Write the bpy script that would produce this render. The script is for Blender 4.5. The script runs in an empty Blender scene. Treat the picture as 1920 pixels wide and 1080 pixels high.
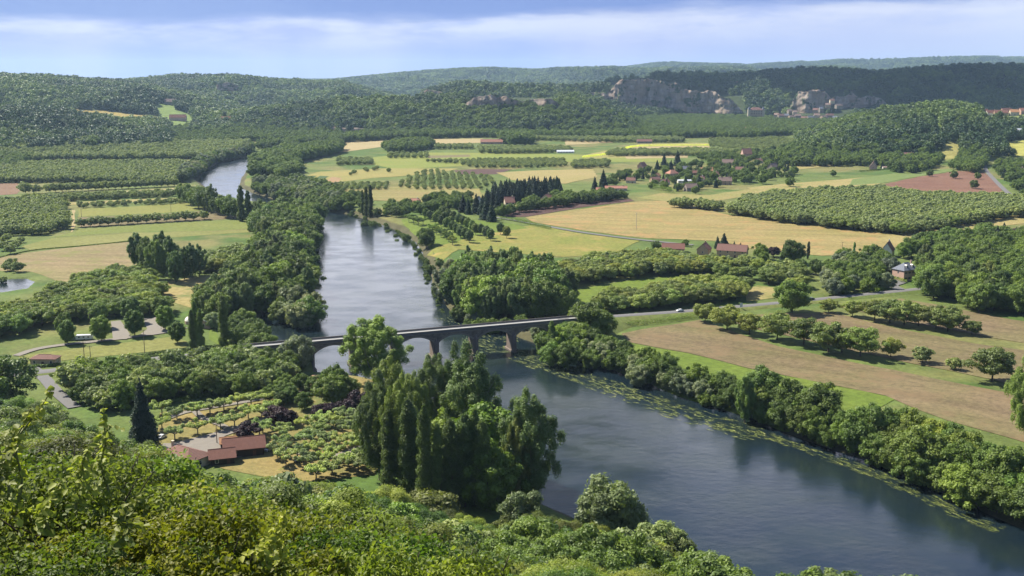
import bpy, bmesh, math, random
import numpy as np
from mathutils import Vector, Matrix
S = bpy.context.scene
COL = S.collection
rng = np.random.default_rng(7)
random.seed(7)
R = math.radians
CAMZ = 140.0
F = 2000.0            # focal length in photograph pixels (1920 wide)
TH = math.atan(400 / F)
CT, ST = math.cos(TH), math.sin(TH)
G = 5.0               # valley floor above the river (z = 0)

def slope_of(py):     # height change per metre of depth along the line of sight
    v = (540 - np.asarray(py, float)) / F
    return (-ST + CT * v) / (CT + ST * v)
def P(px, py, z=G):
    v = (540 - py) / F
    Y = CT + ST * v; Z = -ST + CT * v; X = (px - 960) / F
    t = (z - CAMZ) / Z
    return X * t, Y * t
def proj(x, y, z):
    x = np.asarray(x, float); y = np.asarray(y, float); z = np.asarray(z, float) - CAMZ
    f = y * CT - z * ST; u = y * ST + z * CT
    f = np.where(np.abs(f) < 1e-3, 1e-3, f)
    return 960 + F * x / f, 540 - F * u / f
def poly_w(pts, z=G): return [P(a, b, z) for a, b in pts]

# ------------------------------------------------------------------ names, labels
def tag(o, label=None, cat=None, group=None, kind=None):
    if label: o['label'] = label
    if cat: o['category'] = cat
    if group: o['group'] = group
    if kind: o['kind'] = kind
    return o
def link(o, parent=None):
    COL.objects.link(o)
    if parent is not None: o.parent = parent
    return o
def mesh_np(name, verts, faces, mats=(), midx=None, smooth=False, colors=None):
    """verts (n,3); faces: (m,k) array or list of such arrays"""
    me = bpy.data.meshes.new(name)
    if not isinstance(faces, list): faces = [faces]
    faces = [np.asarray(f, np.int32) for f in faces if len(f)]
    nl = sum(f.size for f in faces); nf = sum(len(f) for f in faces)
    me.vertices.add(len(verts)); me.loops.add(nl); me.polygons.add(nf)
    me.vertices.foreach_set('co', np.asarray(verts, np.float32).ravel())
    me.loops.foreach_set('vertex_index', np.concatenate([f.ravel() for f in faces]))
    starts = []; s = 0
    for f in faces:
        starts.append(s + np.arange(len(f)) * f.shape[1]); s += f.size
    me.polygons.foreach_set('loop_start', np.concatenate(starts).astype(np.int32))
    for m in mats: me.materials.append(m)
    if midx is not None: me.polygons.foreach_set('material_index', np.asarray(midx, np.int32))
    if smooth: me.polygons.foreach_set('use_smooth', np.ones(nf, bool))
    me.update(calc_edges=True)
    if colors is not None:
        a = me.color_attributes.new('Col', 'FLOAT_COLOR', 'POINT')
        c = np.ones((len(verts), 4), np.float32); c[:, :3] = colors
        a.data.foreach_set('color', c.ravel())
    return me
def obj(name, me, parent=None):
    return link(bpy.data.objects.new(name, me), parent)
def empty(name, loc=(0, 0, 0), rz=0):
    o = bpy.data.objects.new(name, None); o.empty_display_size = .5
    o.location = loc; o.rotation_euler = (0, 0, rz); COL.objects.link(o); return o

# ------------------------------------------------------------------ noise
def vnoise(x, y, s, seed=0):
    x = np.asarray(x, float) / s; y = np.asarray(y, float) / s
    xi = np.floor(x); yi = np.floor(y); fx = x - xi; fy = y - yi
    fx = fx * fx * (3 - 2 * fx); fy = fy * fy * (3 - 2 * fy)
    def h(a, b):
        n = np.sin(a * 127.1 + b * 311.7 + seed * 74.7) * 43758.5453
        return n - np.floor(n)
    a = h(xi, yi); b = h(xi + 1, yi); c = h(xi, yi + 1); d = h(xi + 1, yi + 1)
    return (a + (b - a) * fx) * (1 - fy) + (c + (d - c) * fx) * fy
def fbm(x, y, s, o=4, seed=0):
    r = 0; a = 1; t = 0
    for k in range(o):
        r = r + a * vnoise(x, y, s / 2 ** k, seed + k); t += a; a *= .5
    return r / t
def in_poly(px, py, poly):
    px = np.asarray(px, float); py = np.asarray(py, float); r = np.zeros(px.shape, bool)
    n = len(poly)
    for i in range(n):
        x0, y0 = poly[i]; x1, y1 = poly[(i + 1) % n]
        if y0 == y1: continue
        c = ((y0 > py) != (y1 > py)) & (px < (x1 - x0) * (py - y0) / (y1 - y0) + x0)
        r ^= c
    return r
def seg_dist(px, py, pts, closed=True):
    d = np.full(np.shape(px), 1e9); n = len(pts)
    for i in range(n if closed else n - 1):
        x0, y0 = pts[i]; x1, y1 = pts[(i + 1) % n]
        dx, dy = x1 - x0, y1 - y0; L = dx * dx + dy * dy + 1e-9
        t = np.clip(((px - x0) * dx + (py - y0) * dy) / L, 0, 1)
        d = np.minimum(d, np.hypot(px - x0 - t * dx, py - y0 - t * dy))
    return d

# ------------------------------------------------------------------ materials
def nt(name):
    m = bpy.data.materials.new(name); m.use_nodes = True
    t = m.node_tree; t.nodes.clear()
    return m, t, t.nodes, t.links
def N(nodes, kind, **kw):
    n = nodes.new(kind)
    for k, v in kw.items():
        if k.startswith('i_'): n.inputs[k[2:].replace('_', ' ')].default_value = v
        else: setattr(n, k, v)
    return n
def rgba(c): return (c[0], c[1], c[2], 1)
def mixc(nodes, links, fac, a, b, mode='MIX'):
    n = nodes.new('ShaderNodeMix'); n.data_type = 'RGBA'; n.blend_type = mode
    for s, v in ((n.inputs[0], fac), (n.inputs[6], a), (n.inputs[7], b)):
        if hasattr(v, 'is_output'): links.new(v, s)
        elif isinstance(v, (int, float)): s.default_value = v
        else: s.default_value = rgba(v)
    return n.outputs[2]
def noise(nodes, links, scale, detail=4, rough=.55, vec=None, dim='3D'):
    n = nodes.new('ShaderNodeTexNoise'); n.noise_dimensions = dim
    n.inputs['Scale'].default_value = scale; n.inputs['Detail'].default_value = detail
    n.inputs['Roughness'].default_value = rough
    if vec is not None: links.new(vec, n.inputs['Vector'])
    return n.outputs['Fac']
def ramp(nodes, links, fac, stops):
    n = nodes.new('ShaderNodeValToRGB'); e = n.color_ramp.elements
    while len(e) < len(stops): e.new(.5)
    for i, (p, c) in enumerate(stops):
        e[i].position = p
        e[i].color = rgba(c) if not isinstance(c, (int, float)) else (c, c, c, 1)
    links.new(fac, n.inputs[0]); return n.outputs[0]
def finish(nodes, links, color, rough=.9, bump=None, bstr=.3, bdist=1, spec=.3):
    b = nodes.new('ShaderNodeBsdfPrincipled'); o = nodes.new('ShaderNodeOutputMaterial')
    if hasattr(color, 'is_output'): links.new(color, b.inputs['Base Color'])
    else: b.inputs['Base Color'].default_value = rgba(color)
    b.inputs['Roughness'].default_value = rough; b.inputs['Specular IOR Level'].default_value = spec
    if bump is not None:
        n = nodes.new('ShaderNodeBump'); n.inputs['Strength'].default_value = bstr; n.inputs['Distance'].default_value = bdist
        links.new(bump, n.inputs['Height']); links.new(n.outputs[0], b.inputs['Normal'])
    links.new(b.outputs[0], o.inputs[0]); return b
def geo_pos(nodes): return nodes.new('ShaderNodeNewGeometry').outputs['Position']

def mat_plain(name, c, var=.25, scale=1.0, rough=.85, bump=0, spec=.3):
    m, t, n, l = nt(name); tc = n.new('ShaderNodeTexCoord').outputs['Object']
    f = noise(n, l, scale, 5, .6, tc)
    col = mixc(n, l, f, tuple(v * (1 - var) for v in c), tuple(min(1, v * (1 + var)) for v in c))
    finish(n, l, col, rough, f if bump else None, bump, .05, spec); return m

def mat_field(name, c1, c2, row=None, c3=None, rowscale=1.0, rowamt=.35, patch=.02):
    """field surface: two soil or grass tones in large patches, fine speckle, optional cultivation rows at angle `row` (radians)"""
    m, t, n, l = nt(name); pos = geo_pos(n)
    big = noise(n, l, patch, 4, .6, pos); big = ramp(n, l, big, [(.35, 0), (.65, 1)])
    fine = noise(n, l, .35, 5, .7, pos); vf = noise(n, l, 2.2, 3, .7, pos)
    col = mixc(n, l, big, c1, c2)
    sp = ramp(n, l, fine, [(.3, .72), (.7, 1.28)]); col = mixc(n, l, 1.0, col, sp, 'MULTIPLY')
    sp2 = ramp(n, l, vf, [(.3, .8), (.7, 1.2)]); col = mixc(n, l, 1.0, col, sp2, 'MULTIPLY')
    if row is not None:
        mp = n.new('ShaderNodeMapping'); mp.inputs['Rotation'].default_value = (0, 0, -row)
        l.new(pos, mp.inputs[0])
        w = n.new('ShaderNodeTexWave'); w.inputs['Scale'].default_value = rowscale; w.inputs['Distortion'].default_value = .6
        w.inputs['Detail'].default_value = 2; w.inputs['Detail Scale'].default_value = .3; w.bands_direction = 'Y'
        l.new(mp.outputs[0], w.inputs[0])
        wr = ramp(n, l, w.outputs['Fac'], [(.2, 1 - rowamt), (.8, 1 + rowamt * .6)])
        col = mixc(n, l, 1.0, col, wr, 'MULTIPLY')
        # wide tractor bands along the same direction
        sc = n.new('ShaderNodeVectorMath'); sc.operation = 'MULTIPLY'; sc.inputs[1].default_value = (.008, .11, 1)
        l.new(mp.outputs[0], sc.inputs[0])
        st = noise(n, l, 1.0, 3, .6, sc.outputs[0]); st = ramp(n, l, st, [(.35, .85), (.65, 1.15)])
        col = mixc(n, l, 1.0, col, st, 'MULTIPLY')
    if c3 is not None:
        f3 = noise(n, l, patch * 2.3, 6, .65, pos); f3 = ramp(n, l, f3, [(.52, 0), (.68, 1)])
        col = mixc(n, l, f3, col, c3)
    finish(n, l, col, .95, fine, .5, .3, .15); return m

def mat_leaf(name, c, c2=None, trans=.30, hue=.0, var=.3, rough=.55, patch=False):
    """leaf surface; each tree carries its own tint in the object colour, each leaf its own shade in the mesh attribute Col"""
    m, t, n, l = nt(name)
    oi = n.new('ShaderNodeObjectInfo'); at = N(n, 'ShaderNodeAttribute', attribute_name='Col')
    c2 = c2 or tuple(v * 1.6 for v in c)
    if name not in ('plum_leaf', 'shrub_leaf', 'hillside_leaf', 'bright_leaf'): c = (c[0] * 1.14, c[1] * 1.22, c[2] * 1.1); c2 = (c2[0] * 1.14, c2[1] * 1.22, c2[2] * 1.1)
    base = mixc(n, l, at.outputs['Fac'], c, c2)
    rr = ramp(n, l, oi.outputs['Random'], [(0, (1 - var, 1 - var, 1 - var * .6)), (.5, (1, 1, 1)), (1, (1 + var * .9, 1 + var * .6, 1 - var * .3))])
    base = mixc(n, l, 1.0, base, rr, 'MULTIPLY')
    base = mixc(n, l, 1.0, base, oi.outputs['Color'], 'MULTIPLY')
    if patch:     # stands of differing species
        p1 = noise(n, l, .0048, 4, .62, geo_pos(n)); p1 = ramp(n, l, p1, [(.43, (.50, .62, .72)), (.5, (1, 1, 1)), (.57, (1.5, 1.42, 1.05))]); base = mixc(n, l, 1.0, base, p1, 'MULTIPLY')
    b = n.new('ShaderNodeBsdfPrincipled'); b.inputs['Roughness'].default_value = rough; b.inputs['Specular IOR Level'].default_value = .25
    l.new(base, b.inputs['Base Color'])
    tr = n.new('ShaderNodeBsdfTranslucent'); tc = mixc(n, l, 1.0, base, (1.25, 1.35, .55), 'MULTIPLY'); l.new(tc, tr.inputs[0])
    mx = n.new('ShaderNodeMixShader'); mx.inputs[0].default_value = trans
    l.new(b.outputs[0], mx.inputs[1]); l.new(tr.outputs[0], mx.inputs[2])
    o = n.new('ShaderNodeOutputMaterial'); l.new(mx.outputs[0], o.inputs[0]); return m

# ------------------------------------------------------------------ camera, light, sky
cam = bpy.data.cameras.new('camera'); co = bpy.data.objects.new('camera', cam); COL.objects.link(co)
co.location = (0, 0, CAMZ); co.rotation_euler = (R(90) - TH, 0, 0)
cam.lens = 36 * F / 1920; cam.sensor_width = 36; cam.clip_start = .5; cam.clip_end = 60000
S.camera = co
SUN_EL, SUN_AZ = 48, 34     # elevation; degrees the sun stands beyond square left
sd = Vector((-math.cos(R(SUN_EL)) * math.cos(R(SUN_AZ)), math.cos(R(SUN_EL)) * math.sin(R(SUN_AZ)), math.sin(R(SUN_EL))))
sl = bpy.data.lights.new('sun', 'SUN'); sl.energy = 5.0; sl.angle = R(.5); sl.color = (1, .94, .81)
so = bpy.data.objects.new('sun', sl); COL.objects.link(so); so.location = (0, 0, 300)
so.rotation_euler = sd.to_track_quat('Z', 'Y').to_euler()
S.view_settings.view_transform = 'Standard'; S.view_settings.look = 'None'; S.view_settings.gamma = 1
S.view_settings.exposure = EXPO = 1.08
w = bpy.data.worlds.new('World'); S.world = w; w.use_nodes = True
wt = w.node_tree; wt.nodes.clear(); wn, wl = wt.nodes, wt.links
sky = wn.new('ShaderNodeTexSky'); sky.sky_type = 'NISHITA'; sky.sun_disc = False
sky.sun_elevation = R(SUN_EL); sky.sun_rotation = math.atan2(sd.x, sd.y); sky.altitude = 150
sky.air_density = 1.0; sky.dust_density = .4; sky.ozone_density = 3.0
tcw = wn.new('ShaderNodeTexCoord').outputs['Generated']
sep = wn.new('ShaderNodeSeparateXYZ'); wl.new(tcw, sep.inputs[0])
def wmath(op, a, b=None):
    n = wn.new('ShaderNodeMath'); n.operation = op
    for s, v in zip(n.inputs, (a, b)):
        if v is None: continue
        if hasattr(v, 'is_output'): wl.new(v, s)
        else: s.default_value = v
    return n.outputs[0]
az = wmath('ARCTAN2', sep.outputs[0], sep.outputs[1]); el = sep.outputs[2]
def wcomb(x, y, z=0.0):
    n = wn.new('ShaderNodeCombineXYZ')
    for s, v in zip(n.inputs, (x, y, z)):
        if hasattr(v, 'is_output'): wl.new(v, s)
        else: s.default_value = v
    return n.outputs[0]
# the shower cloud deck: its ragged lower edge just above the ridges, bright veil below it
vec = wcomb(wmath('MULTIPLY', az, 5.0), wmath('MULTIPLY', el, 26.0), 3.1)
edge = noise(wn, wl, 1.0, 6, .58, vec)
base_el = wmath('ADD', el, wmath('MULTIPLY', wmath('SUBTRACT', edge, .5), .035))
base_el = wmath('SUBTRACT', base_el, wmath('MULTIPLY', az, .018))
deck = ramp(wn, wl, base_el, [(.049, 0), (.057, 1)])
# bright rim under the deck
rim = ramp(wn, wl, base_el, [(.022, 0), (.044, 1), (.052, .9), (.060, 0)])
rn = noise(wn, wl, 1.0, 4, .6, wcomb(wmath('MULTIPLY', az, 9.0), wmath('MULTIPLY', el, 40.0), 9.7)); rn = ramp(wn, wl, rn, [(.36, 0), (.56, 1)])
rim = wmath('MULTIPLY', rim, rn)
# rain shafts: soft uprights
shaft = noise(wn, wl, 1.0, 3, .5, wcomb(wmath('MULTIPLY', az, 7.0), wmath('MULTIPLY', el, 1.5), 1.3)); shaft = ramp(wn, wl, shaft, [(.38, 0), (.62, 1)])
k = 1.0
lowc = mixc(wn, wl, shaft, (.265, .345, .67), (.395, .445, .70))
lowc = mixc(wn, wl, ramp(wn, wl, az, [(0, 0), (.45, 1)]), lowc, (.46, .53, .73))
veil = mixc(wn, wl, rim, lowc, (.53, .58, .73))
hi = noise(wn, wl, 1.0, 6, .6, wcomb(wmath('MULTIPLY', az, 2.5), wmath('MULTIPLY', el, 5.0), 5.2))
hic = mixc(wn, wl, ramp(wn, wl, hi, [(.4, 0), (.65, 1)]), (.165, .25, .53), (.22, .31, .58))
cloudc = mixc(wn, wl, deck, veil, hic)
mid = ramp(wn, wl, el, [(.085, 0), (.13, 1), (.31, 1), (.41, 0)])      # unseen bright cloud band above the frame, added to lighten the water's reflection
front = ramp(wn, wl, wmath('MULTIPLY', wmath('ABSOLUTE', az), .5), [(.32, 1), (.5, 0)]); mid = wmath('MULTIPLY', mid, front)
cloudc = mixc(wn, wl, mid, cloudc, (1.25, 1.25, 1.38))
bg1 = wn.new('ShaderNodeBackground'); wl.new(sky.outputs[0], bg1.inputs[0]); bg1.inputs[1].default_value = .06
bg2 = wn.new('ShaderNodeBackground'); wl.new(cloudc, bg2.inputs[0]); bg2.inputs[1].default_value = .66
cover = ramp(wn, wl, el, [(.10, 1), (.35, .8), (.6, .25)])
mxw = wn.new('ShaderNodeMixShader'); wl.new(cover, mxw.inputs[0]); wl.new(bg1.outputs[0], mxw.inputs[1]); wl.new(bg2.outputs[0], mxw.inputs[2])
wo = wn.new('ShaderNodeOutputWorld'); wl.new(mxw.outputs[0], wo.inputs[0])
w.cycles.sampling_method = 'MANUAL'; w.cycles.sample_map_resolution = 512
c = S.cycles
c.max_bounces = 5; c.diffuse_bounces = 1; c.glossy_bounces = 2; c.transmission_bounces = 3; c.volume_bounces = 0; c.transparent_max_bounces = 4
c.use_denoising = True; c.denoising_prefilter = 'ACCURATE'; c.denoising_input_passes = 'RGB_ALBEDO_NORMAL'; c.sample_clamp_indirect = 4; c.caustics_reflective = False; c.caustics_refractive = False

# ------------------------------------------------------------------ river outline (pixels of the water's edge, lifted to z = 0)
RIV_PX = [(1500, 1250), (1330, 1110), (1180, 1015), (1020, 945), (985, 890), (940, 830), (860, 770), (760, 728), (690, 712), (630, 706), (575, 702),
          (530, 672), (500, 640), (482, 600), (500, 585), (524, 592), (540, 612), (580, 610), (592, 590), (588, 560), (575, 520), (578, 480), (594, 440), (598, 408),
          (560, 398), (500, 385), (430, 372), (395, 358), (372, 340), (382, 322), (408, 306), (440, 299), (470, 292), (520, 284), (580, 279),
          (590, 284), (520, 290), (478, 298), (468, 312), (452, 335), (448, 352), (480, 364), (540, 382), (620, 398), (655, 402), (700, 416), (745, 432), (780, 455), (800, 490), (812, 530),
          (845, 585), (880, 606), (930, 618), (1010, 645), (1100, 678), (1200, 710), (1270, 742), (1400, 780), (1500, 822), (1620, 862), (1750, 918), (1850, 962),
          (1930, 996), (2060, 1055), (2300, 1170), (2500, 1400), (1900, 1500)]
RIV = [P(a, b, 0.0) for a, b in RIV_PX]
POND_PX = [(-60, 524), (0, 522), (50, 520), (68, 526), (52, 540), (0, 548), (-60, 552)]
POND = poly_w(POND_PX)

# ------------------------------------------------------------------ relief: real distances, heights read off the skylines
def Sarr(ys): return np.array([slope_of(v) for v in ys])
RIDGES = [
  # (u stops, crest y, foot distance, crest distance, tree allowance)
  dict(u=[-1500, -200, 0, 100, 200, 300, 345, 400], y=[180, 196, 200, 208, 222, 236, 262, 300], f=1790, c=2300, pw=.9),            # near left wood
  dict(u=[-1500, -300, 0, 60, 140, 230, 330, 420, 520, 600, 700], y=[140, 142, 143, 144, 150, 156, 170, 190, 215, 240, 280], f=2300, c=3700, pw=.8),   # long left hill
  dict(u=[150, 230, 300, 330, 400, 430, 500, 580, 640, 700, 760, 850], y=[170, 154, 147, 144, 145, 143, 151, 155, 156, 172, 186, 215], f=3750, c=4700, pw=1),
  dict(u=[280, 340, 420, 520, 620, 640, 760, 860, 880, 960, 1060, 1080, 1130, 1190, 1230], y=[275, 235, 215, 200, 190, 187, 187, 180, 177, 176, 177, 182, 194, 220, 262], f=2440, c=2760, pw=1),
  dict(u=[720, 780, 800, 860, 880, 940, 1060, 1140, 1250], y=[215, 188, 172, 157, 155, 161, 163, 160, 200], f=3350, c=3700, pw=1),
  dict(u=[1060, 1120, 1150, 1200, 1280, 1350, 1440, 1500, 1560, 1640, 1800, 2200, 3400], y=[205, 165, 145, 139, 139, 141, 137, 131, 131, 136, 136, 136, 134], f=3580, c=4100, pw=1),
  dict(u=[1380, 1450, 1480, 1540, 1600, 1660, 1720, 1800, 1920, 2400, 3400], y=[225, 212, 190, 166, 150, 137, 130, 126, 125, 130, 130], f=3330, c=3950, pw=1),
  dict(u=[1440, 1500, 1540, 1600, 1660, 1740, 1790, 1860, 1920, 2200, 3400], y=[270, 252, 238, 220, 206, 196, 195, 203, 200, 180, 160], f=1690, c=2200, pw=.85),
  dict(u=[560, 600, 640, 700, 800, 860, 920, 1000, 1080, 1150, 1200, 1260, 1320, 1420, 1600], y=[160, 153, 150, 144, 135, 131, 129, 133, 129, 127, 131, 130, 128, 128, 128], f=6500, c=9000, pw=1),
  dict(u=[-1500, 0, 560, 640, 1100, 1180, 1220, 1300, 1400, 1480, 1560, 1650, 1760, 1920, 3400], y=[150, 150, 150, 150, 140, 126, 121, 119, 124, 120, 115, 114, 111, 110, 112], f=9000, c=14000, pw=1),
]
EDGE_U = [-900, 0, 60, 150, 300, 380, 480, 560, 700, 800, 900, 1000, 1100, 1200, 1300, 1400, 1600, 1920, 3000]
EDGE_Y = [640, 735, 752, 782, 886, 905, 905, 908, 920, 945, 965, 975, 980, 1000, 1045, 1085, 1105, 1110, 1110]
CANOPY = 12.0
NEAR_U = [-400, 0, 200, 400, 600, 760, 900]; NEAR_Y = [885, 895, 912, 965, 1035, 1100, 1150]
def allow(d): return np.interp(d, [10, 15, 25, 60, 110, 400], [1.0, 1.6, 2.4, 5.5, 10.5, 12])
def fore_h(u, d):
    se = slope_of(np.interp(u, EDGE_U, EDGE_Y)) * -1
    sn = np.maximum(slope_of(np.interp(u, NEAR_U, NEAR_Y)) * -1, se + .01)
    de = (CAMZ - G - CANOPY) / se
    t = np.clip((d - 50) / (de - 50), 0, 1) ** .7
    s = sn + (se - sn) * t + np.clip((22 - d) / 14, 0, 1) * .30
    h = CAMZ - d * s - allow(d)
    return np.where(d > de, -50, np.minimum(h, CAMZ - 1.7))
RIVA = np.array(RIV)
def height(x, y, raw=False):
    x = np.asarray(x, float); y = np.asarray(y, float)
    yy = np.maximum(y, 1.0)
    d = np.hypot(x, y)
    u = 960 + 2040 * x / yy
    h = np.full(np.shape(x), G) + np.where(y > 300, (fbm(x, y, 160, 3, 5) - .5) * .08, 0)
    wob = (fbm(x, y, 420, 4, 11) - .5)
    for i, r in enumerate(RIDGES):
        uu = u + wob * 10
        cy = np.interp(uu, r['u'], r['y'])
        inside = np.clip(np.minimum(uu - r['u'][0] + 40, r['u'][-1] + 40 - uu) / 40, 0, 1) if r['u'][-1] < 3000 or r['u'][0] > -1000 else np.ones_like(x)
        zc = CAMZ + r['c'] * slope_of(cy) - (9 if r['c'] < 3000 else 13 if r['c'] < 6000 else 22)
        foot = r['f'] * (1 + .10 * wob)
        t = (y - foot) / (r['c'] - foot)
        tc = np.clip(t, 0, 1)
        e = (1 - (1 - tc) ** 1.7) ** r['pw']
        hh = G + (zc - G) * e * (.90 + .10 * e - 3.6 * e * (1 - e) * (np.abs(fbm(x, y * .4, 380 + 40 * i, 4, 31 + i) - .5) * 4 - .5) * .8)
        back = np.clip(t - 1, 0, 3)
        hh = np.where(t > 1, zc - back * 45 + (fbm(x, y, 500, 3, 3) - .5) * 20 * np.minimum(back * 3, 1) * 0, hh)
        hh = np.where(t > 0, hh, -99)
        hh = np.where(inside > 0, G + (hh - G) * inside, -99) if True else hh
        h = np.maximum(h, hh)
    un = 960 + 1890 * x / yy
    fh = fore_h(un, yy) + (fbm(x, y, 30, 3, 8) - .5) * .014 * yy
    h = np.where((y > 0) & (y < 460), np.maximum(h, fh), h)
    h = np.where(y <= 1, np.maximum(CAMZ - 2 + 0 * x, 0), h)
    if raw: return h
    # river bed and pond
    lo = RIVA.min(0) - 30; hi2 = RIVA.max(0) + 30
    m = (x > lo[0]) & (x < hi2[0]) & (y > lo[1]) & (y < hi2[1])
    if m.any():
        xs, ys = x[m], y[m]
        s = seg_dist(xs, ys, RIV); ins = in_poly(xs, ys, RIV); s = np.where(ins, -s, s)
        s = s + (fbm(xs, ys, 14, 3, 77) - .5) * 3
        prof = np.interp(s, [-12, -3, 0, 2.5, 7, 14], [-3.5, -1.2, -.15, 1.2, 3.6, 5.0])
        hv = h[m]; h[m] = np.where(s < 14, np.minimum(hv, prof + np.maximum(hv - G, 0) * np.clip(s / 14, 0, 1)), hv)
    sp = np.where(in_poly(x, y, POND), -1, 1) * seg_dist(x, y, POND)
    h = np.where(sp < 0, np.minimum(h, np.interp(sp, [-4, 0], [G - 1.6, G - .6])), h)
    return h
def hz(x, y): return float(height(np.array([float(x)]), np.array([float(y)]))[0])
# ------------------------------------------------------------------ ground sheet
M = {}
def clear_px():   # open farmland on the wooded hills: (polygon in photo pixels, min depth, max depth, colour)
    return [([(138, 204), (200, 208), (235, 212), (300, 218), (300, 226), (232, 232), (190, 226), (142, 222)], 1900, 3600, (.26, .20, .06)),
            ([(294, 194), (326, 192), (330, 206), (358, 212), (366, 232), (348, 256), (312, 258), (322, 236), (296, 222), (290, 206)], 1900, 3900, (.13, .18, .045)),
            ([(413, 222), (430, 221), (432, 232), (415, 232)], 2200, 3600, (.3, .22, .1)),
            ([(1400, 132), (1480, 131), (1560, 124), (1500, 137), (1440, 142)], 4400, 16000, (.30, .26, .12)),
            ([(1750, 210), (1762, 212), (1772, 262), (1756, 262)], 1600, 2500, (.14, .19, .05)),
            ([(1835, 208), (1990, 204), (1990, 232), (1850, 226)], 1600, 2600, (.14, .17, .05)),
            ([(1765, 268), (1805, 266), (1790, 300), (1768, 298)], 1400, 1990, (.24, .22, .07)),
            ([(1870, 268), (1990, 258), (1990, 296), (1890, 292)], 1400, 2100, (.28, .27, .07)),
            ]
ROCKS = [([(872, 212), (886, 182), (950, 176), (1052, 176), (1048, 216), (960, 220)], 2350, 2900), ([(1130, 196), (1150, 148), (1200, 144), (1290, 158), (1396, 186), (1400, 222), (1300, 216), (1200, 208)], 3300, 4300), ([(1480, 222), (1494, 172), (1560, 168), (1664, 178), (1664, 206), (1560, 222)], 3250, 4200)]
def cleared(px, py, y):
    r = np.zeros(np.shape(px), bool)
    for poly, d0, d1, c in clear_px(): r |= in_poly(px, py, poly) & (y > d0) & (y < d1)
    for poly, d0, d1 in ROCKS: r |= in_poly(px, py, poly) & (y > d0) & (y < d1) & (vnoise(px, py, 4, 3) > .12)
    return r
def forested(x, y, h):
    """1 where the slopes carry wood"""
    f = (h > G + 6.5) & (y > 1300)
    return f
def build_ground():
    az = np.concatenate([np.linspace(-80, -34, 40)[:-1], np.linspace(-34, 34, 900), np.linspace(34, 80, 40)[1:]])
    rr = np.concatenate([np.geomspace(2, 250, 110)[:-1], np.geomspace(250, 1400, 640)[:-1], np.geomspace(1400, 5500, 330)[:-1], np.geomspace(5500, 20000, 90)])
    A, RR = np.meshgrid(R(1) * az, rr)
    # rows of equal depth rather than equal radius
    X = RR * np.tan(np.clip(A, -1.35, 1.35)); Y = RR
    H = height(X, Y)
    nr, na = X.shape
    V = np.stack([X, Y, H], -1).reshape(-1, 3)
    back = np.array([[-60, -400, 139.], [60, -400, 139.]])
    i = np.arange(nr * na).reshape(nr, na)
    q = np.stack([i[:-1, :-1], i[:-1, 1:], i[1:, 1:], i[1:, :-1]], -1).reshape(-1, 4)
    # surface colours: meadow in the valley, leaf litter under the woods, open fields on the slopes
    g1 = np.array([.095, .125, .032]); g2 = np.array([.15, .14, .05]); g3 = np.array([.062, .105, .022])
    n = fbm(X, Y, 130, 4, 2)[..., None]; n2 = fbm(X, Y, 45, 4, 21)[..., None]
    C = g1 + (g2 - g1) * np.clip((n - .45) * 5, 0, 1); C = C + (g3 - C) * np.clip((n2 - .52) * 5, 0, 1)
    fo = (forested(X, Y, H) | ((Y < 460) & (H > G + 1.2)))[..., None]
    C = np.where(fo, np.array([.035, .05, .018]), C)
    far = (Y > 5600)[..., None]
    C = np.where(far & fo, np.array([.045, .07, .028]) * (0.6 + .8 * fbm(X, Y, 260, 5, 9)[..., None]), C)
    px, py = proj(X, Y, H)
    for poly, d0, d1, c in clear_px():
        m = in_poly(px, py, poly) & (Y > d0) & (Y < d1)
        C[m] = np.array(c)
    s = seg_dist(X, Y, RIV); mud = (H < G - 1.5) & (Y < 2500)
    C[mud] = np.array([.075, .07, .035])
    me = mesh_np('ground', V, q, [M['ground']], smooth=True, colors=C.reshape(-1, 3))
    o = obj('ground', me); tag(o, kind='structure'); return o
def make_ground_mat():
    m, t, n, l = nt('ground'); pos = geo_pos(n)
    at = N(n, 'ShaderNodeAttribute', attribute_name='Col')
    f = noise(n, l, .5, 5, .7, pos); f2 = noise(n, l, .05, 4, .6, pos)
    a = ramp(n, l, f, [(.3, .7), (.7, 1.3)]); b = ramp(n, l, f2, [(.3, .8), (.7, 1.2)])
    col = mixc(n, l, 1, at.outputs['Color'], a, 'MULTIPLY'); col = mixc(n, l, 1, col, b, 'MULTIPLY')
    finish(n, l, col, .95, f, .5, .4, .15); return m
M['ground'] = make_ground_mat()
build_ground()

def flat_sheet(name, pts_w, z, mat, kind='structure', label=None, drape=0):
    bm = bmesh.new(); vs = [bm.verts.new((x, y, z)) for x, y in pts_w]
    f = bm.faces.new(vs); bmesh.ops.triangulate(bm, faces=[f])
    if drape:
        for ax in (0, 1):
            lo = min(p[ax] for p in pts_w); hi = max(p[ax] for p in pts_w); k = lo + drape
            while k < hi:
                c0 = [0, 0, 0]; c0[ax] = k; nn = [0, 0, 0]; nn[ax] = 1
                bmesh.ops.bisect_plane(bm, geom=bm.verts[:] + bm.edges[:] + bm.faces[:], plane_co=c0, plane_no=nn); k += drape
        hh = height(np.array([v.co.x for v in bm.verts]), np.array([v.co.y for v in bm.verts]))
        for v, h_ in zip(bm.verts, hh): v.co.z += min(float(h_) - G, 0)
    bmesh.ops.recalc_face_normals(bm, faces=bm.faces)
    if sum(f.normal.z for f in bm.faces) < 0: bmesh.ops.reverse_faces(bm, faces=bm.faces)
    me = bpy.data.meshes.new(name); bm.to_mesh(me); bm.free(); me.materials.append(mat)
    o = obj(name, me); tag(o, label=label, kind=kind); return o

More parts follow.
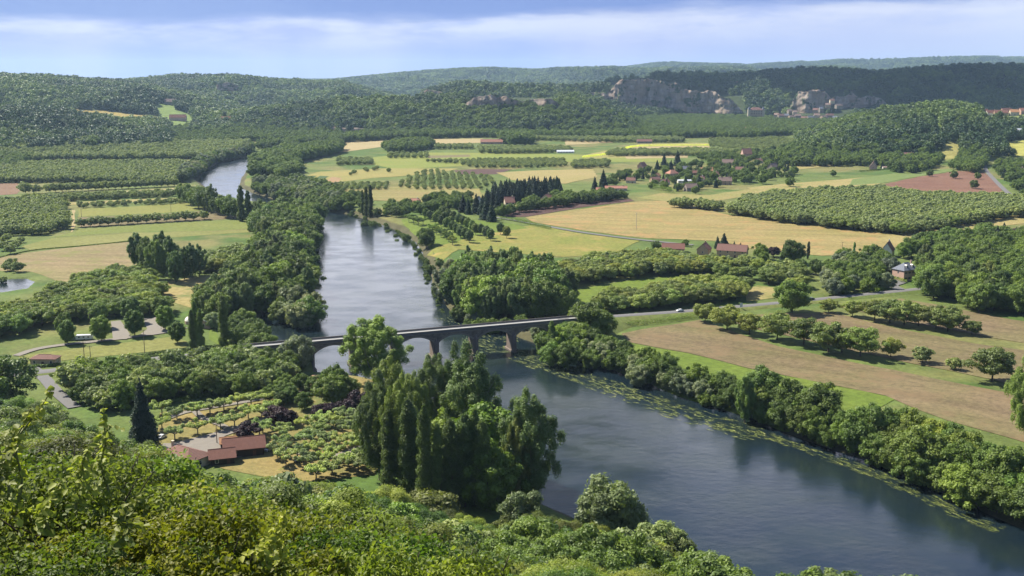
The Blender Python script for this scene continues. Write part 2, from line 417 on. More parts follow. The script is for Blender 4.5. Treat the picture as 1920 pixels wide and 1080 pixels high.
# ------------------------------------------------------------------ water
def make_water():
    m, t, n, l = nt('river_water'); pos = geo_pos(n)
    mp = n.new('ShaderNodeMapping'); mp.inputs['Scale'].default_value = (1, 1.6, 1); mp.inputs['Rotation'].default_value = (0, 0, R(-50)); l.new(pos, mp.inputs[0])
    a = noise(n, l, 1.3, 5, .65, mp.outputs[0]); b = noise(n, l, .22, 3, .5, mp.outputs[0]); c_ = noise(n, l, .03, 3, .5, pos)
    ad = n.new('ShaderNodeMath'); ad.operation = 'MULTIPLY_ADD'; l.new(a, ad.inputs[0]); ad.inputs[1].default_value = .35; l.new(b, ad.inputs[2])
    col = mixc(n, l, ramp(n, l, c_, [(.4, 0), (.62, 1)]), (.006, .013, .020), (.012, .020, .020))
    bs = n.new('ShaderNodeBsdfPrincipled'); l.new(col, bs.inputs['Base Color'])
    bs.inputs['IOR'].default_value = 1.5; bs.inputs['Specular IOR Level'].default_value = .5
    cur = noise(n, l, .035, 4, .6, mp.outputs[0]); rg = ramp(n, l, cur, [(.38, .13), (.6, .22)]); l.new(rg, bs.inputs['Roughness'])
    bp = n.new('ShaderNodeBump'); bp.inputs['Distance'].default_value = .5; l.new(ad.outputs[0], bp.inputs['Height'])
    ws = ramp(n, l, cur, [(.4, .05), (.6, .2)]); l.new(ws, bp.inputs['Strength'])
    l.new(bp.outputs[0], bs.inputs['Normal'])
    o = n.new('ShaderNodeOutputMaterial'); l.new(bs.outputs[0], o.inputs[0]); return m
M['water'] = make_water()
def grow(pts, r):
    n = len(pts); out = []
    ar = sum(pts[i][0] * pts[(i + 1) % n][1] - pts[(i + 1) % n][0] * pts[i][1] for i in range(n))
    s = 1 if ar > 0 else -1
    for i in range(n):
        a = Vector(pts[i - 1]); b = Vector(pts[i]); d = Vector(pts[(i + 1) % n])
        e = ((b - a).normalized() + (d - b).normalized())
        e = e.normalized() if e.length > 1e-3 else (b - a).normalized()
        out.append((b.x + s * e.y * r, b.y - s * e.x * r))
    return out
x0, y0 = RIVA.min(0) - 10; x1, y1 = RIVA.max(0) + 10
flat_sheet('river', [(x0, y0), (x1, y0), (x1, y1), (x0, y1)], 0.0, M['water'])
px0 = np.array(POND)
flat_sheet('pond', [(px0[:, 0].min() - 3, px0[:, 1].min() - 3), (px0[:, 0].max() + 3, px0[:, 1].min() - 3), (px0[:, 0].max() + 3, px0[:, 1].max() + 3), (px0[:, 0].min() - 3, px0[:, 1].max() + 3)], G - .7, M['water'])

# ------------------------------------------------------------------ crowns
def rand_dirs(n, g): v = g.normal(size=(n, 3)); return v / np.linalg.norm(v, axis=1)[:, None]
def leaves(pos, nrm, size, g, aspect=1.6, fold=False, tone=None):
    """one small blade per point"""
    n = len(pos)
    t = np.cross(nrm, rand_dirs(n, g)); t /= np.linalg.norm(t, axis=1)[:, None] + 1e-9
    b = np.cross(nrm, t); s = (size * g.uniform(.6, 1.35, n))[:, None]
    if fold:   # ovate leaf, six points, creased along the midrib
        L = s * aspect; k = nrm * s * .22
        v = np.stack([pos - t * L * .5, pos - t * L * .12 + b * s * .5 + k, pos + t * L * .22 + b * s * .36 + k, pos + t * L * .62,
                      pos + t * L * .22 - b * s * .36 + k, pos - t * L * .12 - b * s * .5 + k], 1)
        i = np.arange(n)[:, None] * 6
        q = np.concatenate([i + [0, 1, 2, 3], i + [0, 3, 4, 5]], 0)
        per = 6; fpl = 2
    else:
        L = s * aspect
        v = np.stack([pos - t * L * .5, pos + b * s * .5 + t * L * .05, pos + t * L * .5, pos - b * s * .5 + t * L * .05], 1)
        q = np.arange(n * 4).reshape(n, 4); per = 4
    tone = g.uniform(0, 1, n) if tone is None else tone
    c = np.repeat(tone, per)[:, None] * np.ones(3)
    return v.reshape(-1, 3), q, c
def puff_leaves(puffs, total, g, bias=1.0, up=.25, shell=.55, sag=0.0):
    """puffs: (cx,cy,cz,rx,ry,rz); leaves gathered in the outer shell of each puff, those deep inside a neighbour dropped"""
    p = np.array(puffs, float); wgt = (p[:, 3] * p[:, 5]) + .0; wgt[0] *= .3; wgt /= wgt.sum()
    idx = g.choice(len(p), total, p=wgt); d = rand_dirs(total, g)
    d[:, 2] = np.where((d[:, 2] < -.35) & (g.random(total) < .6), -d[:, 2], d[:, 2])
    r = shell + (1 - shell) * g.random(total) ** .6
    r = r * (1 + .19 * g.normal(size=total))
    q = p[idx]; pos = q[:, :3] + d * r[:, None] * q[:, 3:6]
    if sag: pos[:, 2] -= sag * np.hypot(d[:, 0], d[:, 1]) * q[:, 3] * r
    keep = np.ones(total, bool)
    for k in range(len(p)):
        e = (pos - p[k, :3]) / p[k, 3:6]
        keep &= ~(((e ** 2).sum(1) < .42) & (idx != k))
    pos, d, idx = pos[keep], d[keep], idx[keep]
    tp = g.uniform(0, 1, len(p))
    tone = np.clip(.55 * tp[idx] + .45 * g.random(len(pos)), 0, 1)
    nr = d * bias + rand_dirs(len(pos), g) * .75; nr[:, 2] += up
    nr /= np.linalg.norm(nr, axis=1)[:, None]
    return pos, nr, tone
def round_puffs(g, rx, h, base, n, pr=.3, top=1.0, irregular=.18, rings=None):
    """puffs over a broad ellipsoid crown from z=base to z=h"""
    cz = (h + base) / 2; rz = (h - base) / 2; out = [(0, 0, cz, rx * .62, rx * .62, rz * .7)]
    for i in range(n):
        z = 1 - 2 * (i + .5) / n; a = i * 2.39996 + g.uniform(-.4, .4)
        rad = math.sqrt(max(0, 1 - z * z)) * (1 if z > 0 else .95)
        k = 1 + g.normal() * irregular
        s = pr * g.uniform(.72, 1.35)
        out.append((math.cos(a) * rad * rx * (1 - s * .8) * k, math.sin(a) * rad * rx * (1 - s * .8) * k, cz + z * rz * (1 - s * .75) * (1 + g.normal() * irregular * .5), rx * s, rx * s, rz * s * g.uniform(.75, 1.1)))
    return out
def tube_np(p0, p1, r0, r1, k=6):
    p0 = np.array(p0, float); p1 = np.array(p1, float); d = p1 - p0; d /= np.linalg.norm(d) + 1e-9
    a = np.array([1, 0, 0]) if abs(d[0]) < .8 else np.array([0, 1, 0]); u = np.cross(d, a); u /= np.linalg.norm(u); v = np.cross(d, u)
    an = np.arange(k) * 2 * math.pi / k; ring = np.cos(an)[:, None] * u + np.sin(an)[:, None] * v
    V = np.concatenate([p0 + ring * r0, p1 + ring * r1]); i = np.arange(k); j = (i + 1) % k
    return V, np.stack([i, j, j + k, i + k], 1)
def merge(parts):
    V = []; Q = []; o = 0
    for v, q in parts: V.append(v); Q.append(q + o); o += len(v)
    return np.concatenate(V), np.concatenate(Q)
def limbs(g, th, tr, h, rx, n, base):
    """tapered trunk that leans a little, with n limbs climbing into the crown"""
    P0 = np.array([0, 0, -.6]); seg = []; last = P0; r = tr * 1.25; pts = [P0]
    for k in range(1, 5):
        q = np.array([g.normal() * .03 * h, g.normal() * .03 * h, h * .85 * k / 4]) if k > 1 else np.array([0, 0, min(base, h * .3)])
        r2 = tr * (1 - .23 * k); seg.append(tube_np(last, q, r, r2, 7)); last = q; r = r2; pts.append(q)
    for i in range(n):
        a = i * 2.4 + g.uniform(-.4, .4); z0 = g.uniform(base * .8, h * .55); s = np.array([0, 0, z0])
        m = s + np.array([math.cos(a) * rx * .4, math.sin(a) * rx * .4, (h - z0) * .3]); e = s + np.array([math.cos(a) * rx * .78, math.sin(a) * rx * .78, (h - z0) * g.uniform(.4, .7)])
        seg += [tube_np(s, m, tr * .45, tr * .26, 5), tube_np(m, e, tr * .26, tr * .07, 4)]
    return merge(seg)
BARK = M['bark'] = mat_plain('bark', (.09, .07, .05), .4, 2.0, .95)
BARK2 = M['pale_bark'] = mat_plain('pale_bark', (.22, .20, .15), .35, 2.0, .95)
PROTO = {}   # species -> list of (trunk mesh, crown mesh, joint mesh, height)
def proto(sp, k, pts, nr, tone, size, lm, trunk, h, bark=None, aspect=1.5, fold=False):
    g = np.random.default_rng(k * 31 + len(sp))
    v, q, c = leaves(pts, nr, size, g, aspect, fold, tone)
    cm = mesh_np(sp + '_crown', v, q, [lm], colors=c)
    tv, tq = trunk; tm = mesh_np(sp + '_trunk', tv, tq, [bark or BARK], smooth=True)
    PROTO.setdefault(sp, []).append((tm, cm, v, q, c, tv, tq, h, lm, bark or BARK))
def joint(sp, i):
    t = PROTO[sp][i]
    if len(t) == 10:
        _, _, v, q, c, tv, tq, h, lm, bk = t
        V = np.concatenate([v, tv]); Q = np.concatenate([q, tq + len(v)]); C = np.concatenate([c, np.full((len(tv), 3), .5)])
        me = mesh_np(sp, V, Q, [lm, bk], midx=np.concatenate([np.zeros(len(q)), np.ones(len(tq))]), colors=C)
        PROTO[sp][i] = t + (me,)
    return PROTO[sp][i][10]
M['walnut'] = mat_leaf('walnut_leaf', (.120, .145, .042), (.235, .27, .085))
M['oak'] = mat_leaf('broadleaf', (.070, .108, .025), (.155, .205, .050))
M['bright'] = mat_leaf('bright_leaf', (.105, .162, .026), (.215, .290, .058))
M['poplar'] = mat_leaf('poplar_leaf', (.074, .102, .036), (.170, .205, .078))
M['willow'] = mat_leaf('willow_leaf', (.115, .14, .085), (.23, .25, .165))
M['conifer'] = mat_leaf('conifer_needles', (.022, .042, .026), (.050, .082, .046), trans=.12)
M['plane'] = mat_leaf('plane_leaf', (.185, .225, .085), (.38, .42, .18))
M['plum'] = mat_leaf('plum_leaf', (.018, .009, .013), (.040, .016, .024), trans=.15, var=.15)
M['hill'] = mat_leaf('hillside_leaf', (.090, .140, .028), (.225, .295, .066), trans=.4)
M['shrub'] = mat_leaf('shrub_leaf', (.075, .115, .024), (.22, .265, .066), trans=.42, var=.35)
M['forest'] = mat_leaf('forest_leaf', (.054, .086, .034), (.115, .155, .060), var=.26, trans=.2, patch=True)
M['orchard'] = mat_leaf('orchard_leaf', (.15, .175, .07), (.27, .30, .13), var=.2)
def mk(sp, k, lm, h, rx, base, npf, nl, size, pr=.3, tr=.25, nlimb=6, irr=.18, up=.25, seed=0, bark=None, aspect=1.5, shell=.6, bias=1.0, fold=False):
    g = np.random.default_rng(seed + 97 * k + len(sp) * 13)
    pf = round_puffs(g, rx, h, base, npf, pr, irregular=irr)
    p, n, t = puff_leaves(pf, nl, g, bias, up, shell)
    ok = p[:, 2] > base * .55; p, n, t = p[ok], n[ok], t[ok]
    proto(sp, k, p, n, t, size, lm, limbs(g, h, tr, h, rx, nlimb, base), h, bark, aspect, fold)
for k in range(4): mk('walnut', k, M['walnut'], 9, 5.4, 1.9, 32, 9000, .36, .25, .24, 6, irr=.22)
for k in range(4): mk('broadleaf', k, M['oak'], 12, 5.6, 1.2, 38, 12000, .38, .25, .3, 5, irr=.24)
for k in range(3): mk('bank', k, M['bright'], 10, 5.2, .3, 38, 12000, .36, .25, .22, 5, irr=.3)
for k in range(3): mk('willow', k, M['willow'], 11, 5.6, .8, 26, 11000, .34, .28, .3, 5, irr=.2, aspect=2.2)
for k in range(4): mk('hillside', k, M['hill'], 13, 6.2, 1.5, 34, 80000, .155, .27, .25, 8, irr=.24, aspect=1.9)
for k in range(2): mk('plum', k, M['plum'], 7, 4.2, 1.2, 16, 6500, .36, .32, .2, 4)
for k in range(2): mk('linden', k, M['bright'], 14, 5.4, 1.6, 34, 14000, .42, .24, .3, 3, irr=.09)
for k in range(3): mk('grove', k, M['poplar'], 26, 6.2, 2.0, 60, 26000, .42, .20, .4, 7, irr=.26)
for k in range(3): mk('cottonwood', k, M['poplar'], 34, 9.5, 3.0, 100, 62000, .36, .165, .6, 14, irr=.30, bark=BARK2)
for k in range(3): mk('lime', k, M['poplar'], 10, 3.5, 2.0, 22, 8000, .36, .30, .18, 2, irr=.07)
def column(sp, k, lm, h, rx, n, nl, size, base=.6, tip=.35):
    g = np.random.default_rng(500 + k); pf = []
    for i in range(n):
        z = base + (h - base) * (i + .5) / n; t = (z - base) / (h - base)
        r = rx * min(1, (t * 4 + .45)) * (1 - tip * t) * (1 if t < .8 else math.sqrt(max(.05, 1 - ((t - .8) / .21) ** 2)))
        for j in range(3):
            a = g.uniform(0, 6.28); pf.append((math.cos(a) * r * .42, math.sin(a) * r * .42, z + g.normal() * .3, r * g.uniform(.5, .72), r * g.uniform(.5, .72), (h - base) / n * 1.3))
    p, nn, t = puff_leaves(pf, nl, g, .6, .2)
    proto(sp, k, p, nn, t, size, lm, limbs(g, h, .3 if h > 10 else .1, h, rx * .5, 3, base), h)
for k in range(2): column('lombardy', k, M['poplar'], 28, 3.2, 22, 20000, .42)
for k in range(2): column('tall_lombardy', k, M['poplar'], 34, 4.0, 26, 42000, .34)
column('cypress', 0, M['conifer'], 10, 1.1, 14, 5000, .25)
def cone(sp, k, h, rx, tiers, nl, size, lm):
    g = np.random.default_rng(900 + k); pf = []
    for i in range(tiers):
        t = i / (tiers - 1); z = h * (.08 + .9 * t); r = rx * (1 - t) ** .85 + .15
        for j in range(max(3, int(9 * (1 - t)) + 2)):
            a = j * 6.283 / max(3, int(9 * (1 - t)) + 2) + g.uniform(-.3, .3) + i
            q = r * g.uniform(.45, .75); pf.append((math.cos(a) * q, math.sin(a) * q, z + g.normal() * .15, r * .38 + .1, r * .38 + .1, h / tiers * .62))
    p, nn, t = puff_leaves(pf, nl, g, .4, .5, sag=.12)
    proto(sp, k, p, nn, t, size, lm, limbs(g, h, .28, h, rx * .3, 2, 1.0), h)
for k in range(3): cone('conifer', k, 16, 3.9, 13, 11000, .38, M['conifer'])
cone('cedar', 3, 28, 6.0, 16, 42000, .34, M['conifer'])
def pollard(k):
    g = np.random.default_rng(1200 + k); seg = [tube_np((0, 0, -.4), (0, 0, 2.5), .28, .22, 8)]; pf = []
    nb = 10
    for i in range(nb):
        a = i * 6.283 / nb + g.uniform(-.25, .25); L = g.uniform(2.6, 4.3); up = g.uniform(.9, 2.4)
        m = (math.cos(a) * L * .45, math.sin(a) * L * .45, 2.5 + up * .6); e = (math.cos(a) * L, math.sin(a) * L, 2.6 + up)
        seg += [tube_np((0, 0, 2.4), m, .17, .13, 6), tube_np(m, e, .13, .08, 6)]
        pf.append((e[0], e[1], e[2] + .25, .95, .95, .7))
        pf.append((m[0] * 1.3 + g.normal() * .4, m[1] * 1.3 + g.normal() * .4, m[2] + .55, .75, .75, .5))
    pf.append((0, 0, 4.3, .8, .8, .6))
    p, nn, t = puff_leaves(pf, 5200, g, .5, .5, .35)
    proto('pollard', k, p, nn, t, .34, M['plane'], merge(seg), 5.4, BARK2)
for k in range(3): pollard(k)

# low-cost crowns for the woods that cover the far slopes
def clump(k, lm, h, rx, n, faces, size):
    g = np.random.default_rng(3000 + k); pf = round_puffs(g, rx, h, .2, n, .42, irregular=.22)
    p, nn, t = puff_leaves(pf, faces, g, .9, .25, .8)
    v, q, c = leaves(p, nn, size, g, 1.25, False, t)
    me = mesh_np('forest_crown', v, q, [lm], colors=c); return bpy.data.objects.new('forest_crown', me)
def scatter(name, pts, scale, rz, idx, sources, label=None, group=None, real=False):
    """a countless stand of trees as ONE object: a point mesh that carries crowns"""
    me = bpy.data.meshes.new(name); me.vertices.add(len(pts)); me.vertices.foreach_set('co', np.asarray(pts, np.float32).ravel())
    for nm, ty, arr in (('sc', 'FLOAT', scale), ('rz', 'FLOAT', rz), ('ix', 'INT', idx)):
        a = me.attributes.new(nm, ty, 'POINT'); a.data.foreach_set('value', np.asarray(arr, np.float32 if ty == 'FLOAT' else np.int32))
    o = obj(name, me); tag(o, label=label, kind='stuff')
    gt = bpy.data.node_groups.new(name, 'GeometryNodeTree')
    gt.interface.new_socket('Geometry', in_out='INPUT', socket_type='NodeSocketGeometry'); gt.interface.new_socket('Geometry', in_out='OUTPUT', socket_type='NodeSocketGeometry')
    gn, gl = gt.nodes, gt.links; gi = gn.new('NodeGroupInput'); go = gn.new('NodeGroupOutput')
    j = gn.new('GeometryNodeGeometryToInstance')
    infos = []
    for s in reversed(sources):
        oi = gn.new('GeometryNodeObjectInfo'); oi.inputs['Object'].default_value = s; oi.inputs['As Instance'].default_value = True; gl.new(oi.outputs['Geometry'], j.inputs[0])
    ip = gn.new('GeometryNodeInstanceOnPoints'); gl.new(gi.outputs[0], ip.inputs['Points'])
    jj = gn.new('GeometryNodeJoinGeometry')
    for nd in list(gn):
        if nd.bl_idname == 'GeometryNodeObjectInfo': gl.new(nd.outputs['Geometry'], jj.inputs[0])
    gn.remove(j)
    gl.new(jj.outputs[0], ip.inputs['Instance']); ip.inputs['Pick Instance'].default_value = True
    def at(nm, dt):
        a = gn.new('GeometryNodeInputNamedAttribute'); a.data_type = dt; a.inputs['Name'].default_value = nm; return a.outputs['Attribute']
    gl.new(at('ix', 'INT'), ip.inputs['Instance Index'])
    cx = gn.new('ShaderNodeCombineXYZ'); gl.new(at('rz', 'FLOAT'), cx.inputs[2]); gl.new(cx.outputs[0], ip.inputs['Rotation'])
    gl.new(at('sc', 'FLOAT'), ip.inputs['Scale']); gl.new(ip.outputs[0], go.inputs[0])
    md = o.modifiers.new('scatter', 'NODES'); md.node_group = gt
    return o
FC = [clump(k, M['forest'], 11 + 2 * (k % 2), 5.2 + .9 * (k == 3), 11, 380, 1.5) for k in range(4)]

def build_forest():
    g = np.random.default_rng(5); allp = []
    for d0, d1, sp in ((1650, 2700, 8.8), (2700, 3600, 10.5), (3600, 4900, 13), (4900, 7000, 19), (7000, 15000, 32)):
        n = int((d1 ** 2 - d0 ** 2) * .5 * 1.24 / sp ** 2)
        y = np.sqrt(g.uniform(d0 ** 2, d1 ** 2, n)); x = y * g.uniform(-.60, .64, n)
        h = height(x, y); px, py = proj(x, y, h)
        ok = forested(x, y, h) & ~cleared(px, py, y)
        x, y, h = x[ok], y[ok], h[ok]
        allp.append(np.stack([x, y, h, np.full(len(x), sp)], 1))
    A = np.concatenate(allp)
    # drop what stands deep behind a nearer crest
    u = (A[:, 0] / A[:, 1]); b = np.clip(((u + .62) / 1.28 * 500).astype(int), 0, 499)
    sl_ = (A[:, 2] - CAMZ) / A[:, 1]; order = np.argsort(A[:, 1]); mx = np.full(502, -9.); keep = np.zeros(len(A), bool)
    for i in order:
        s = sl_[i]; k = b[i] + 1; m = min(mx[k], max(mx[k - 1], mx[k + 1]))
        if s + 26 / A[i, 1] > m: keep[i] = True
        if s > mx[k]: mx[k] = s
    A = A[keep]; n = len(A)
    # skip slopes too steep for trees (the rock walls)
    e = 6.0; gx = (height(A[:, 0] + e, A[:, 1]) - height(A[:, 0] - e, A[:, 1])) / (2 * e)
    sc = A[:, 3] / 8.0 * g.uniform(.6, 1.4, n); sc = np.minimum(sc, 3.2); A[:, 2] += g.uniform(-3, 1.5, n)
    print('forest', n)
    scatter('forest', A[:, :3], sc, g.uniform(0, 6.28, n), g.integers(0, 4, n), FC, 'dense dark green wood covering the hills beyond the valley')
build_forest()
# ------------------------------------------------------------------ farmland
GREEN = ((.105, .165, .028), (.15, .19, .04)); BRIGHT = ((.13, .19, .028), (.165, .215, .035)); OLIVE = ((.20, .21, .055), (.24, .235, .075))
GOLD = ((.37, .295, .125), (.32, .275, .10)); TAN = ((.30, .225, .12), (.27, .225, .10)); BROWN = ((.225, .165, .095), (.195, .17, .075))
PLUM = ((.105, .062, .055), (.125, .072, .06)); RED = ((.215, .11, .075), (.24, .13, .085)); PALE = ((.42, .33, .17), (.38, .31, .15))
FIELDS = [
 # left bank
 ('ploughed tan field beside the round poplar clump', TAN, [(-70, 500), (20, 478), (100, 468), (245, 452), (250, 492), (268, 502), (215, 512), (170, 530), (130, 535), (60, 510), (-70, 506)], -.12, .9, (.20, .21, .06)),
 ('pale green meadow above the tan field', OLIVE, [(40, 462), (100, 446), (210, 440), (250, 436), (400, 434), (486, 430), (490, 434), (400, 440), (250, 450), (100, 466), (60, 470)], None, 1, None),
 ('mown green field below the single tree row', ((.17, .205, .045), (.20, .22, .055)), [(120, 440), (150, 430), (300, 420), (460, 411), (482, 415), (490, 428), (400, 433), (250, 435), (100, 445)], None, 1, None),
 ('brown strip under the row of small trees', BROWN, [(146, 408), (300, 402), (412, 393), (462, 409), (300, 418), (150, 426)], .05, .6, None),
 ('yellow green strip below the pole', ((.21, .225, .05), (.24, .235, .06)), [(146, 392), (240, 388), (350, 380), (410, 392), (300, 400), (146, 407)], None, 1, None),
 ('pale dirt track by the walnut orchard', PALE, [(135, 394), (141, 394), (141, 416), (137, 434), (132, 436), (134, 414)], None, 1, None),
 ('red brown field at the left edge', ((.22, .13, .08), (.24, .15, .09)), [(-70, 344), (30, 343), (45, 350), (32, 364), (-70, 370)], None, 1, None),
 ('straw coloured strip between tree rows', PALE, [(115, 364), (200, 360), (325, 353), (330, 356), (230, 362), (120, 369)], None, 1, None),
 ('pale strip below the young tree row', GOLD, [(120, 380), (250, 374), (330, 371), (340, 375), (240, 379), (122, 385)], None, 1, None),
 ('dry meadow between poplars and car park', GOLD, [(305, 530), (350, 522), (440, 510), (437, 525), (380, 540), (372, 560), (360, 578), (318, 565), (300, 548)], None, 1, (.17, .20, .06)),
 ('grass strip beside the left road', OLIVE, [(35, 668), (130, 655), (215, 645), (320, 632), (350, 640), (350, 652), (280, 660), (120, 676), (40, 684)], None, 1, None),
 ('bright lawn between the column poplars', BRIGHT, [(392, 622), (402, 612), (412, 640), (410, 648), (392, 636)], None, 1, None),
 ('dry grass of the camping ground', ((.31, .235, .09), (.21, .20, .065)), [(285, 835), (300, 775), (420, 748), (540, 722), (640, 700), (700, 700), (720, 800), (705, 890), (560, 905), (420, 880)], None, 1, (.12, .16, .045)),
 ('sandy clearing near the bridge pier', ((.42, .27, .15), (.40, .26, .14)), [(560, 715), (590, 702), (615, 705), (612, 716), (585, 728), (562, 728)], None, 1, None),
 ('bare sandy bank below the poplars', ((.33, .19, .09), (.30, .17, .08)), [(930, 925), (965, 918), (1010, 945), (1015, 972), (985, 985), (945, 970)], None, 1, None),
 # right bank, near
 ('ploughed brown field along the lower river', BROWN, [(1165, 626), (1240, 612), (1312, 600), (1460, 650), (1600, 680), (1760, 712), (1880, 735), (1990, 770), (1990, 850), (1895, 822), (1780, 790), (1660, 742), (1560, 722), (1400, 690), (1290, 662), (1180, 642)], -.62, .55, (.235, .165, .09)),
 ('green strip between ploughed field and bank', BRIGHT, [(1140, 640), (1180, 643), (1290, 663), (1400, 691), (1560, 723), (1680, 748), (1640, 770), (1480, 790), (1260, 730), (1150, 680)], None, 1, None),
 ('brown field between the two tree rows', BROWN, [(1345, 597), (1450, 588), (1560, 586), (1690, 618), (1830, 645), (1990, 665), (1990, 745), (1860, 712), (1700, 680), (1560, 650), (1420, 618)], -.62, .55, (.20, .17, .07)),
 ('brown field below the big wood', BROWN, [(1570, 575), (1690, 560), (1760, 572), (1900, 600), (1990, 612), (1990, 655), (1850, 632), (1700, 604)], -.62, .55, None),
 ('bright green meadow between walnut bands', BRIGHT, [(1055, 548), (1110, 538), (1200, 524), (1330, 514), (1345, 520), (1230, 536), (1130, 560), (1070, 578), (1055, 570)], None, 1, None),
 ('dry grass under the orchard trees', GOLD, [(1395, 545), (1420, 535), (1455, 540), (1458, 558), (1400, 566)], None, 1, (.17, .19, .05)),
 # right bank, middle
 ('large golden field behind the farmhouse', ((.36, .28, .115), (.30, .25, .09)), [(985, 408), (1060, 396), (1195, 378), (1250, 376), (1300, 385), (1360, 402), (1470, 418), (1600, 432), (1720, 444), (1690, 462), (1640, 474), (1540, 480), (1430, 470), (1340, 452), (1200, 446), (1090, 432), (1000, 417)], -.2, .25, (.42, .26, .11)),
 ('dark ploughed strip beside the golden field', PLUM, [(945, 398), (1000, 388), (1090, 378), (1180, 373), (1190, 377), (1100, 388), (1010, 403), (985, 407), (950, 407)], -.1, .8, None),
 ('meadow inside the river bend', ((.20, .225, .045), (.27, .24, .065)), [(800, 470), (860, 445), (960, 428), (1000, 422), (1100, 440), (1200, 452), (1150, 475), (1060, 482), (860, 468), (830, 488)], None, 1, (.37, .28, .09)),
 ('lawn around the lime avenue', BRIGHT, [(752, 412), (790, 405), (880, 412), (960, 420), (990, 428), (900, 440), (860, 452), (810, 466), (795, 450), (770, 430)], None, 1, None),
 ('golden strip at the orchard corner', GOLD, [(1640, 448), (1740, 432), (1840, 415), (1925, 400), (1990, 396), (1990, 410), (1880, 424), (1740, 446), (1700, 462)], None, 1, None),
 ('pale meadow before the village', ((.25, .25, .075), (.31, .26, .10)), [(1190, 372), (1240, 362), (1330, 366), (1470, 345), (1510, 348), (1440, 362), (1350, 376), (1260, 378)], None, 1, None),
 ('golden meadow right of the village', GOLD, [(1400, 352), (1480, 344), (1560, 338), (1700, 326), (1640, 348), (1520, 354), (1430, 366)], None, 1, (.18, .21, .055)),
 ('pale green field beside the red field', ((.16, .215, .06), (.18, .225, .07)), [(1600, 336), (1700, 322), (1790, 316), (1792, 320), (1700, 335), (1652, 344), (1590, 348)], None, 1, None),
 ('red ploughed field with one tree', RED, [(1655, 346), (1720, 332), (1795, 321), (1846, 323), (1866, 342), (1882, 362), (1830, 362), (1700, 358)], -.1, .35, None),
 ('small orange field behind the grey house', GOLD, [(1488, 308), (1560, 304), (1568, 310), (1500, 318)], None, 1, None),
 # valley floor, far middle
 ('yellow green meadow in mid valley', ((.21, .255, .05), (.25, .265, .06)), [(700, 295), (800, 286), (1000, 288), (1250, 294), (1250, 304), (1000, 304), (860, 312), (740, 318), (690, 306)], None, 1, None),
 ('golden field left of the middle orchard', ((.33, .28, .09), (.28, .26, .08)), [(548, 338), (600, 322), (720, 316), (860, 316), (820, 326), (700, 334), (600, 346)], None, 1, None),
 ('dry striped meadow behind the three poplars', ((.28, .26, .085), (.32, .26, .10)), [(640, 356), (760, 350), (900, 354), (905, 372), (800, 380), (700, 376)], 0.0, .3, None),
 ('plum brown strip right of young orchard', PLUM, [(850, 320), (900, 317), (960, 318), (930, 327), (860, 327)], None, 1, None),
 ('narrow brown strip in the green meadow', BROWN, [(800, 292), (880, 290), (882, 294), (805, 297)], None, 1, None),
 ('golden field behind the conifers', GOLD, [(930, 324), (1000, 320), (1112, 317), (1120, 332), (1060, 345), (960, 338)], None, 1, None),
 ('pale field in front of the wooded hill', PALE, [(636, 268), (700, 263), (748, 263), (746, 271), (700, 278), (636, 286)], None, 1, None),
 ('tan field left of the long farmhouse', PALE, [(812, 261), (905, 260), (905, 268), (815, 270)], None, 1, None),
 ('pale field right of the great tree', PALE, [(1060, 263), (1150, 262), (1150, 268), (1060, 272)], None, 1, None),
 ('yellow crop strip in the far valley', ((.34, .30, .10), (.30, .28, .09)), [(1090, 292), (1150, 280), (1200, 270), (1330, 268), (1332, 272), (1220, 275), (1200, 285), (1180, 296), (1100, 298)], None, 1, None),
 ('tan strip below the yellow crop', PALE, [(1175, 275), (1330, 273), (1330, 277), (1180, 280)], None, 1, None),
 ('tan strip below the far hedge', PALE, [(1170, 292), (1290, 291), (1290, 296), (1175, 298)], None, 1, None),
 ('small vegetable plot by the upper river', ((.06, .10, .03), (.08, .13, .04)), [(560, 340), (578, 330), (594, 330), (576, 341)], None, 1, None),
 ('dark vegetable plot right of the first', ((.06, .10, .03), (.08, .13, .04)), [(583, 340), (600, 330), (617, 331), (602, 341)], None, 1, None),
 ('orange soil beside the vegetable plots', ((.38, .24, .13), (.34, .23, .12)), [(575, 343), (610, 342), (622, 332), (640, 334), (632, 346), (590, 348)], None, 1, None),
]
def build_fields():
    cache = {}
    for i, (lab, (a, b), pts, row, rs, c3) in enumerate(FIELDS):
        a, b, c3 = [tuple(v * .70 for v in q) if q else None for q in (a, b, c3)]
        key = (a, b, row, rs, c3)
        if key not in cache: cache[key] = mat_field('field_soil' if a[0] > a[1] else 'field_grass', a, b, row, c3, rs)
        w_ = poly_w(pts); 
        # soften the outline: subdivide the edges with a slight wander
        out = []
        for k in range(len(w_)):
            p, q = Vector(w_[k]), Vector(w_[(k + 1) % len(w_)]); n = max(1, int((q - p).length / 14))
            nn = Vector((-(q - p).y, (q - p).x)).normalized()
            for j in range(n):
                r = p.lerp(q, j / n); out.append((r + nn * (random.uniform(-1, 1) * (1.1 if j else 0)))[:])
        flat_sheet('field', out, G + .08 + .006 * i, cache[key], label=lab, drape=4 if any(w in lab for w in ('bank', 'pier', 'dry grass of', 'lime avenue', 'inside the river', 'car park')) else 0)
build_fields()

